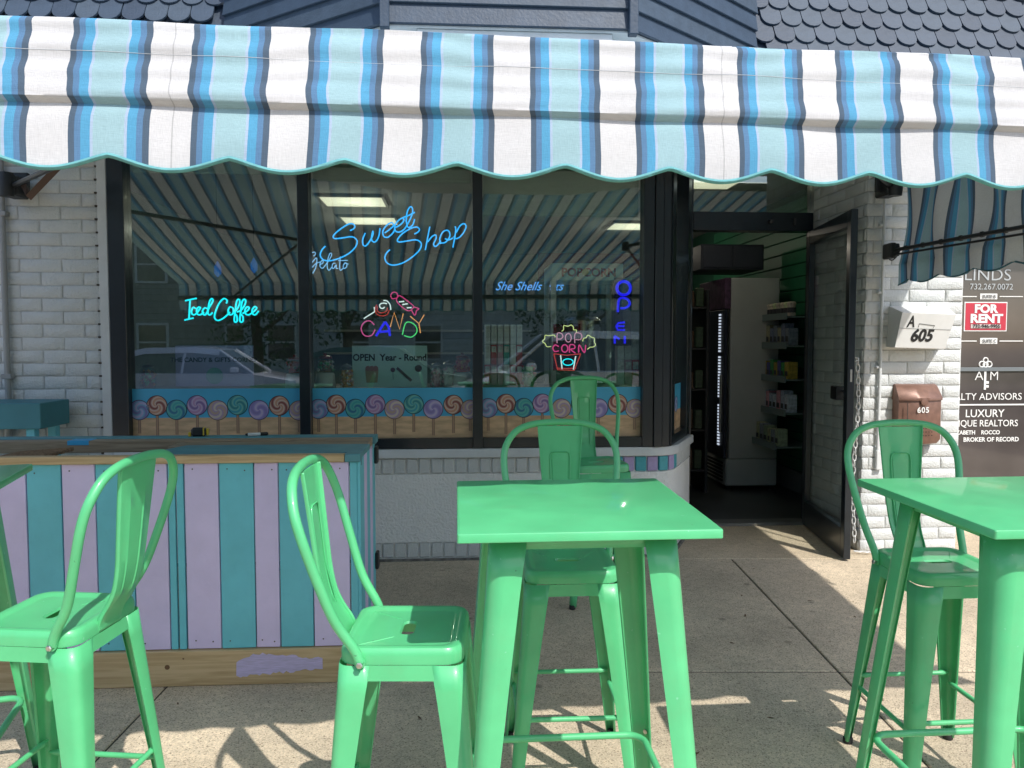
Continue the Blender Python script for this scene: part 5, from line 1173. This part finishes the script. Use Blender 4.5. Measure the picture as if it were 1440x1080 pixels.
# turquoise crate on a stand behind the counter
tu = bu(62, -.34, 585); g = bthing('turquoise_bench_box', tu - .9, -.38, 0, 'turquoise painted box bench against the brick wall behind the counter', 'bench')
zt_, zb_ = bz(567, 40, -.38), bz(606, 40, -.38)
m = MB(); m.cbox(0, 0, zb_ + .01, .9, .34, zt_, c=.004); m.build('box', mat('deep_turquoise_paint', (.045, .21, .25), rough=.5, var=.08), g)
for x in (.04, .80):
    for y in (.03, .27): m = MB(); m.cbox(x, y, 0, x + .05, y + .05, zb_ + .009, c=.003); m.build('leg', TURQ, g)

# ================================================================== METAL BAR STOOL
def chan(ox, oy, z, arm, rad, lip, sx, sy, th=0):
    """cross-section of a pressed corner leg: two arms meeting in a rounded outer corner"""
    pts = [(-arm, -lip), (-arm + .002, 0)]
    pts = [(-arm + .002, -lip), (-arm, -.002), (-arm * .75, 0), (-arm * .5, .0)]
    for k in range(7):
        a = R(90 - 15 * k); pts.append((-rad + rad * math.cos(a), -rad + rad * math.sin(a)))
    pts += [(.0, -arm * .5), (0, -arm * .75), (-.002, -arm), (-lip, -arm + .002)]
    return [(ox + sx * x, oy + sy * y, z) for x, y in pts]
def leg_mb(sx, sy, ht, hb, z0, z1, a_t, a_b, rt=.028, rb=.012, n=10, z_m=None):
    m = MB(); loops = []
    for i in range(n + 1):
        t = i / n; z = z1 + (z0 - z1) * t; h = ht + (hb - ht) * t ** 1.0; arm = a_t + (a_b - a_t) * (t ** .85); rad = rt + (rb - rt) * t
        loops.append(chan(sx * h, sy * h, z, arm, min(rad, arm * .9), .008, sx, sy))
    if sx * sy > 0: loops = [l[::-1] for l in loops]
    m.loft(loops, closed=False); return m
def make_stool(label):
    root = empty('bar_stool', (0, 0, 0), label, 'bar stool', 'green metal bar stools around the high tables')
    # seat
    n = 6; loops = []
    for half, z, r in ((.1495, .701, .045), (.153, .700, .047), (.1535, .722, .047), (.151, .733, .046), (.146, .739, .043), (.139, .7405, .04), (.127, .7385, .034), (.121, .7345, .03), (.112, .7338, .028), (.08, .7335, .03)):
        loops.append([(x, y, z) for x, y in rrect(half, half, r, n)])
    loops.append([(x, y, .7335) for x, y in rrect(.046, .0185, .0165, n)]); loops.append([(x, y, .727) for x, y in rrect(.043, .0155, .014, n)])
    loops.append([(x, y, .7255) for x, y in rrect(.10, .09, .03, n)]); loops.append([(x, y, .715) for x, y in rrect(.1475, .1475, .045, n)]); loops.append(loops[0])
    m = MB(); m.loft(loops); m.build('seat', GREEN, root, smooth=35)
    # pressed cross ribs on the seat
    for s in (-1, 1): m = MB(); m.tube([(s * .115, .112, .7335), (s * .062, .03, .7332)], .0016, 5); m.build('seat_rib', GREEN, root, smooth=60)
    # apron
    ap = .1535; hz0, hz1 = .660, .6985
    for k in range(4):
        m = MB(); m.M = Matrix.Rotation(R(90 * k), 4, 'Z'); m.loft([[(-.085, -ap - .0022, hz0), (.085, -ap - .0022, hz0), (.085, -ap, hz0), (-.085, -ap, hz0)], [(-.085, -ap + .0006, hz1), (.085, -ap + .0006, hz1), (.085, -ap + .003, hz1), (-.085, -ap + .003, hz1)]], c0=True, c1=True); m.build('apron', GREEN, root)
    # legs
    for sx in (-1, 1):
        for sy in (-1, 1):
            lg_ = leg_mb(sx, sy, .1535, .205, .012, .6985, .078, .030).build('leg', GREEN, root, smooth=40, solid=.002)
            m = MB(); h = .205; m.lathe([(.016, 0), (.0175, .003), (.0175, .018), (.014, .024)], (sx * (h - .013), sy * (h - .013), 0), 12); m.build('foot_cap', RUBBER, lg_, smooth=40)
    # foot rungs
    hr = .205 - (.205 - .1535) * (.262 / .70) - .012
    for k in range(4):
        m = MB(); m.M = Matrix.Rotation(R(90 * k), 4, 'Z'); z = .262 if k % 2 == 0 else .225
        m.tube([(-hr + .002, -hr, z), (-hr + .03, -hr, z), (-hr + .04, -hr, z), (hr - .04, -hr, z), (hr - .03, -hr, z), (hr - .002, -hr, z)], [.004, .0105, .0085, .0085, .0105, .004], 8)
        m.build('rung', GREEN, root, smooth=60)
    # hoop back
    H = [(.1590, .098, .708), (.1625, .112, .745), (.176, .155, .82), (.196, .192, .93), (.208, .222, 1.03), (.199, .240, 1.09), (.165, .253, 1.138), (.115, .260, 1.162), (.055, .263, 1.171), (0, .264, 1.173)]
    full = H + [(-x, y, z) for x, y, z in H[-2::-1]]; c = cr(full, 5)
    rr = [.0125] * len(c); rr[0] = rr[-1] = .012
    m = MB(); m.tube(c, rr, 12); hoop = m.build('hoop_back', GREEN, root, smooth=60)
    for s in (-1, 1):
        m = MB(); m.lathe([(.0135, -.002), (.0135, .004)], (s * .160, .098, .708), 14, axis='x'); m.build('hoop_end', GREEN, hoop, smooth=40)
        m = MB(); m.lathe([(.0085, -.001), (.0085, .003), (.006, .005)] if s > 0 else [(.006, -.005), (.0085, -.003), (.0085, .001)], (s * .1745 if 0 else s * .170, .097, .706), 6, axis='x'); m.build('bolt', STEEL, hoop, smooth=30)
    # splat
    P = [(.1535, .703, .050), (.156, .722, .050), (.168, .748, .0505), (.188, .778, .052), (.208, .82, .055), (.222, .88, .060), (.231, .95, .066), (.240, 1.03, .072), (.248, 1.10, .077), (.253, 1.142, .080), (.255, 1.160, .081)]
    P = [tuple(v) for v in cr([Vector(p) for p in P], 3)]
    loops = []
    for i, (y, z, w_) in enumerate(P):
        j = min(i, len(P) - 2); d = Vector((P[j + 1][0] - P[j][0], P[j + 1][1] - P[j][1])).normalized(); nf = Vector((-d.y, d.x))    # towards the sitter
        row = []
        for s, f in ((-1, .010), (-1, .004), (-.985, .0008), (-.93, 0), (-.55, 0), (-.50, -.0022), (-.44, -.0022), (-.40, 0), (0, 0), (.40, 0), (.44, -.0022), (.50, -.0022), (.55, 0), (.93, 0), (.985, .0008), (1, .004), (1, .010)):
            if abs(s) in (.50, .44) and not (.80 < z < 1.07): f = 0
            row.append((s * w_, y + nf.x * f * 1, z + nf.y * f))
        loops.append(row)
    m = MB(); m.loft(loops, closed=False); sp = m.build('splat', GREEN, root, smooth=35, solid=.0022)
    m = MB(); U_ = []
    def sy_(z):
        for i in range(len(P) - 1):
            if P[i][1] <= z <= P[i + 1][1]: t = (z - P[i][1]) / (P[i + 1][1] - P[i][1] + 1e-9); return P[i][0] + (P[i + 1][0] - P[i][0]) * t
        return P[-1][0]
    pts = [(-.030, .795), (-.034, .9), (-.038, 1.04), (-.034, 1.058), (-.024, 1.064), (.024, 1.064), (.034, 1.058), (.038, 1.04), (.034, .9), (.030, .795)]
    m.tube([(x, sy_(z) - .0012, z) for x, z in pts], .0026, 6); m.build('pressed_rib', GREEN, sp, smooth=60)
    for s in (-1, 1): m = MB(); m.lathe([(.005, 0), (.004, .003)], (s * .035, .1555, .711), 8, axis='y'); m.build('rivet', STEEL, sp)
    return root
TILT_M = Matrix.Rotation(math.atan(SL), 4, 'X')
def place(o, x, y, rz, label=None):
    o.matrix_world = Matrix.Translation((x, y, gz(y) + .001)) @ TILT_M @ Matrix.Rotation(R(rz), 4, 'Z')
    if label: o['label'] = label
stool = make_stool('green metal bar stool in front of the counter, its back towards the left table')
place(stool, -.272, 2.02, 90, 'green bar stool drawn up to the left side of the middle table')
for x, y, rz, lab in ((-1.262, 2.13, -95, 'green bar stool at the left edge, facing the left-hand table'),
                      (.19, 2.62, 3, 'green bar stool tucked behind the middle table, back towards the window'),
                      (.475, 4.36, 12, 'green bar stool farthest back, standing against the shop window wall'),
                      (1.44, 2.60, 4, 'green bar stool behind the right-hand table, in front of the mailbox')):
    o = copy_tree(stool); place(o, x, y, rz, lab)
    if y > 4: o.scale = (1, 1, 1.045)

# ================================================================== HIGH TABLES
def make_table(label):
    root = empty('high_table', (0, 0, 0), label, 'high table', 'green metal high tables')
    T = 1.068; h = .300
    loops = []
    for half, z, r in ((h - .012, T - .020, .004), (h - .001, T - .0215, .005), (h, T - .020, .006), (h, T - .003, .006), (h - .0012, T - .0008, .006), (h - .0045, T, .005)):
        loops.append([(x, y, z) for x, y in rrect(half, half, r, 3)])
    m = MB(); m.loft(loops, c1=True); m.build('table_top', GREEN, root, smooth=30)
    m = MB(); loops = [[(x, y, z) for x, y in rrect(.214, .214, .06, 8)] for z in (T - .062, T - .021)]; m.loft(loops); m.build('apron', GREEN, root, smooth=40, solid=.002)
    for sx in (-1, 1):
        for sy in (-1, 1):
            l = leg_mb(sx, sy, .222, .300, 0.012, T - .040, .082, .038, rt=.038, rb=.018, n=12).build('leg', GREEN, root, smooth=40, solid=.002)
            m = MB(); m.lathe([(.019, 0), (.021, .003), (.021, .02), (.016, .026)], (sx * .284, sy * .284, 0), 12); m.build('foot_cap', RUBBER, l, smooth=40)
            m = MB(); z = .29; q = .222 + .078 * (1 - z / 1.03) - .008; m.M = Matrix.Translation((sx * q, sy * q, z)) @ Matrix.Rotation(math.atan2(sy, sx), 4, 'Z'); m.lathe([(.007, -.002), (.007, .004), (.004, .006)], (0, 0, 0), 8, axis='x'); m.build('bolt', STEEL, l)
    q = .222 + .078 * (1 - .29 / 1.03) - .022
    m = MB(); m.tube([(x, y, .29) for x, y in rrect(q, q, .05, 5)], .0105, 10, closed=True); m.build('foot_ring', GREEN, root, smooth=60)
    return root
tbl = make_table('t')
# middle table from the corners of its top
place(tbl, .157, 2.026, 4.08, 'green high table in the middle, nearest the camera')
t2 = copy_tree(tbl); place(t2, -1.80, 2.22, 17, 'green high table cut off by the left edge of the view')
t3 = copy_tree(tbl); place(t3, 1.36, 2.06, 4.3, 'green high table at the right edge reflecting the white bricks')

# ================================================================== small litter on the pavement
random.seed(21)
LEAF = mat('dry_leaf', (.14, .08, .04), rough=.9, var=.3)
lm = []
for i in range(3):
    m = MB(); n_ = 6; L_ = .012 + .004 * i
    top = [m.av((L_ * (k / n_ * 2 - 1), .004 * math.sin(math.pi * k / n_) * (1 + .4 * (k % 2)), .002 + .002 * math.sin(k))) for k in range(n_ + 1)]
    bot = [m.av((L_ * (k / n_ * 2 - 1), -.004 * math.sin(math.pi * k / n_) - .0005, .001)) for k in range(n_ + 1)]
    for k in range(n_): m.fa((bot[k], bot[k + 1], top[k + 1], top[k]))
    lm.append(m.mesh('dry_leaf', LEAF))
spots = [(at(x, y, 1)) for x, y in ()]
pxs = [(1143, 802), (1060, 800), (1048, 866), (1202, 868), (1168, 903), (1140, 845), (1200, 846), (1043, 838), (925, 886), (1030, 905), (660, 915), (655, 870), (640, 1020), (1350, 875), (1240, 985), (980, 1060), (1085, 1010), (590, 1010), (425, 1000), (250, 990)]
for i, (px, py) in enumerate(pxs):
    r = ray(px, py); t = (CZ + SL * YG) / (SL * r.y - r.z); p = Vector((r.x * t, r.y * t, CZ + r.z * t)) ; p.z = gz(p.y) + .0012
    o = bpy.data.objects.new('dry_leaf', lm[i % 3]); COL.objects.link(o); o.location = p; o.rotation_euler = (0, 0, random.uniform(0, 6)); s = random.uniform(.6, 1.3); o.scale = (s, s, s)
    tag(o, 'small dry brown leaf scrap lying on the pavement', 'leaf', 'leaf scraps scattered on the pavement')

# ================================================================== ACROSS THE ROAD (seen only in the window reflections)
def car(label, x, y, rz, col, suv):
    root = empty('parked_car', Matrix.Translation((x, y, -.29)) @ Matrix.Rotation(R(rz), 4, 'Z'), label, 'car', 'cars parked on the road')
    L_, Wd = 4.6, .90; Hr = 1.93 if suv else 1.62; hb = 1.22 if suv else 1.02
    body = [(-2.3, .35), (-2.32, .62), (-2.2, .86), (-1.3, hb), (1.9, hb + .02), (2.28, hb - .06), (2.3, .6), (2.25, .33)]
    green_ = [(-1.25, hb), (-.45, Hr - .06), (.1, Hr), (1.2, Hr - .02), (1.75, Hr - .16), (2.12, hb + .02)]
    pm = mat('car_paint_%s' % col[0], col[1], rough=.2, coat=.8, coat_r=.03)
    def slab(poly, ins):
        m = MB(); lo = []
        for y_, k in ((-Wd, .0), (-Wd + .05, 1), (Wd - .05, 1), (Wd, .0)):
            cx_ = sum(p[0] for p in poly) / len(poly); cz = sum(p[1] for p in poly) / len(poly); s = 1 if k else .96
            lo.append([((p[0] - cx_) * s + cx_, y_, (p[1] - cz) * s + cz) for p in poly])
        m.loft(lo, c0=True, c1=True); return m
    slab(body, 0).build('body', pm, root, smooth=40)
    def gh(shr, poly):
        m = MB(); lo = []
        for y_, k in ((-1, 0), (1, 0)):
            lo.append([(p[0], y_ * (Wd - .06 - (p[1] - hb) * .38 + shr), p[1] + shr * .2) for p in poly])
        m.loft(lo, c0=True, c1=True); return m
    gh(-.004, green_).build('cabin_glass', mat('car_glass', (.06, .08, .08), rough=.05, spec=1.0), root)
    for a, b in zip(green_[1:-2], green_[2:-1]):
        m = MB(); w1, w2 = Wd - .06 - (a[1] - hb) * .38, Wd - .06 - (b[1] - hb) * .38
        i0 = [m.av(p) for p in ((a[0], -w1, a[1] + .008), (a[0], w1, a[1] + .008), (b[0], w2, b[1] + .008), (b[0], -w2, b[1] + .008), (a[0], -w1 - .07, a[1] - .13), (a[0], w1 + .07, a[1] - .13), (b[0], w2 + .07, b[1] - .13), (b[0], -w2 - .07, b[1] - .13))]
        for q in ((0, 1, 2, 3), (0, 3, 7, 4), (1, 5, 6, 2), (0, 4, 5, 1), (3, 2, 6, 7)): m.fa([i0[k] for k in q])
        m.build('roof_panel', pm, root)
    for xa, za, xb, zb in ((green_[0][0], hb, green_[1][0], green_[1][1]), (.35, hb, .30, Hr - .03), (green_[-2][0] - .25, hb, green_[-2][0] - .15, green_[-2][1]), (green_[-1][0], hb, green_[-2][0], green_[-2][1])):
        for s in (-1, 1):
            m = MB(); m.tube([(xa, s * (Wd - .055), za), (xb, s * (Wd - .05 - (zb - hb) * .38), zb)], .03, 6); m.build('pillar', pm, root, smooth=60)
    for s in (-1, 1):
        for xw in (-1.42, 1.38):
            m = MB(); m.lathe([(.33, -.1), (.35, -.07), (.35, .07), (.33, .1)], (xw, s * (Wd - .08), .35), 24, axis='y'); wh = m.build('wheel', RUBBER, root, smooth=40); m = MB(); m.lathe([(.22, -.105), (.22, .105)], (xw, s * (Wd - .08), .35), 16, axis='y'); m.build('rim', STEEL, wh, smooth=40)
        m = MB(); m.cbox(-2.31, s * .7 - .16, .66, -2.18, s * .7 + .16, .80, c=.03); m.build('headlight', CLEAR, root)
        m = MB(); m.cbox(2.2, s * .72 - .12, .75, 2.31, s * .72 + .12, .93, c=.02); m.build('tail_light', mat('tail_red', (.3, .01, .01), rough=.2), root)
        m = MB(); m.cbox(-.95, s * (Wd + .08) - .08, hb + .02, -.78, s * (Wd + .08) + .08, hb + .15, c=.03); m.build('wing_mirror', pm, root)
    return root
car('white sport utility car parked at the kerb, reflected in the right pane', 2.35, -3.95, 1, ('white', (.82, .82, .82)), True)
car('silver lavender hatchback parked across the road, reflected in the left pane', -5.3, -9.2, 184, ('lilac', (.72, .68, .80)), False)
car('dark green saloon parked farther along the far side of the road', -1.2, -10.5, 182, ('green', (.03, .09, .07)), False)
# far pavement, fence, houses, trees
m = MB(); m.cbox(-40, -16.2, -.3, 40, -12.2, -.17, c=.02); tag(m.build('far_pavement', mat('far_concrete', (.34, .32, .28), rough=.9, var=.1)), None, kind='structure')
m = MB(); m.box(-40, -40, -.3, 40, -16.25, -.16); tag(m.build('lawn', mat('grass_ground', (.06, .11, .03), rough=.95, var=.3, vscale=5)), None, kind='structure')
def house(x, y, W_, D_, H_, col, lab, seed):
    random.seed(seed); root = empty('clapboard_house', (x, y, -.16), lab, 'house', 'houses across the road'); wm = mat('siding_%s' % col[0], col[1], rough=.7, var=.1)
    m = MB(); m.box(-W_ / 2, -D_, 0, W_ / 2, 0, H_)
    m.build('wall', wm, root)
    for k in range(int(H_ / .22)): m = MB(); m.cbox(-W_ / 2 - .01, .001, k * .22, W_ / 2 + .01, .03, k * .22 + .20, c=.008); m.build('siding_board', wm, root)
    m = MB(); rp = [(-W_ / 2 - .4, H_), (W_ / 2 + .4, H_), (0, H_ + W_ * .32)]; m.prism(rp, .5, -D_ - .4); m.build('roof', mat('roof_grey', (.07, .07, .08), rough=.9, var=.2), root)
    nwin = max(2, int(W_ / 2.3))
    for i in range(nwin):
        for z in ((.95,) if H_ < 4 else (.95, 3.7)):
            xw = -W_ / 2 + (i + .5) * W_ / nwin; m = MB(); m.cbox(xw - .55, .032, z, xw + .55, .08, z + 1.35, c=.01); fr = m.build('window_frame', TRIMW, root)
            m = MB(); m.box(xw - .46, .081, z + .08, xw + .46, .086, z + .64); m.box(xw - .46, .081, z + .70, xw + .46, .086, z + 1.27); m.build('pane', BROWNGL, fr)
    return root
house(-9.5, -19, 9, 8, 5.6, ('cream', (.26, .26, .24)), 'cream clapboard house across the road, behind the lilac car', 1)
house(.2, -18.5, 13, 8, 3.2, ('grey', (.50, .54, .55)), 'low grey clapboard house across the road, behind the white car', 2)
house(12.5, -20, 9, 8, 5.6, ('white', (.6, .6, .58)), 'white two-storey clapboard house across the road', 3)
def tree(x, y, H_, r, lab, seed, col=(.05, .10, .025)):
    random.seed(seed); root = empty('leafy_tree', (x, y, -.16), lab, 'tree', 'trees across the road')
    m = MB(); m.tube(cr([(0, 0, 0), (.05, .03, H_ * .25), (-.06, .05, H_ * .5), (.05, 0, H_ * .75)], 4), [.2 - .012 * k for k in range(13)], 8)
    for k in range(6):
        a = k * 1.05; z = H_ * (.3 + .07 * k); m.tube([(0, 0, z), (math.cos(a) * r * .4, math.sin(a) * r * .4, z + .5), (math.cos(a) * r * .7, math.sin(a) * r * .7, z + 1.1)], [.08, .05, .02], 5)
    m.build('trunk', mat('bark', (.10, .075, .05), rough=.95, var=.3, bump=.8, bscale=20), root, smooth=60)
    m = MB(); cl = [(random.gauss(0, r * .42), random.gauss(0, r * .42), H_ * .62 + random.gauss(0, H_ * .17), random.uniform(.5, .9)) for _ in range(26)]
    for i in range(2600):
        cx_, cy_, cz, cr_ = random.choice(cl); d = Vector((random.gauss(0, 1), random.gauss(0, 1), random.gauss(0, 1))).normalized() * cr_ * random.uniform(.6, 1.05)
        p = Vector((cx_, cy_, max(1.0, cz))) + d; s = random.uniform(.05, .1); e1 = Vector((random.uniform(-1, 1), random.uniform(-1, 1), random.uniform(-1, 1))).normalized(); e2 = e1.orthogonal().normalized()
        m.fa([m.av(p + e1 * s), m.av(p + e2 * s * .6), m.av(p - e1 * s), m.av(p - e2 * s * .6)])
    m.build('crown', mat('foliage_%d' % int(col[0] * 1000), col, rough=.7, var=.35, vscale=4), root)
tree(-5.0, -13.6, 6, 1.7, 'leafy tree on the far pavement between the cream and grey houses', 1)
tree(-12.5, -14.2, 5, 1.6, 'bright yellow-green tree at the end of the far pavement', 2, (.12, .17, .03))
tree(4.9, -14.0, 6.5, 1.8, 'dark green tree in front of the low grey house', 3, (.03, .07, .02))
tree(9.5, -14.5, 6, 1.7, 'mid green tree before the white two-storey house', 4)
tree(-2.4, -14.0, 5.5, 1.5, 'slim green tree left of the low grey house', 5, (.035, .08, .02))
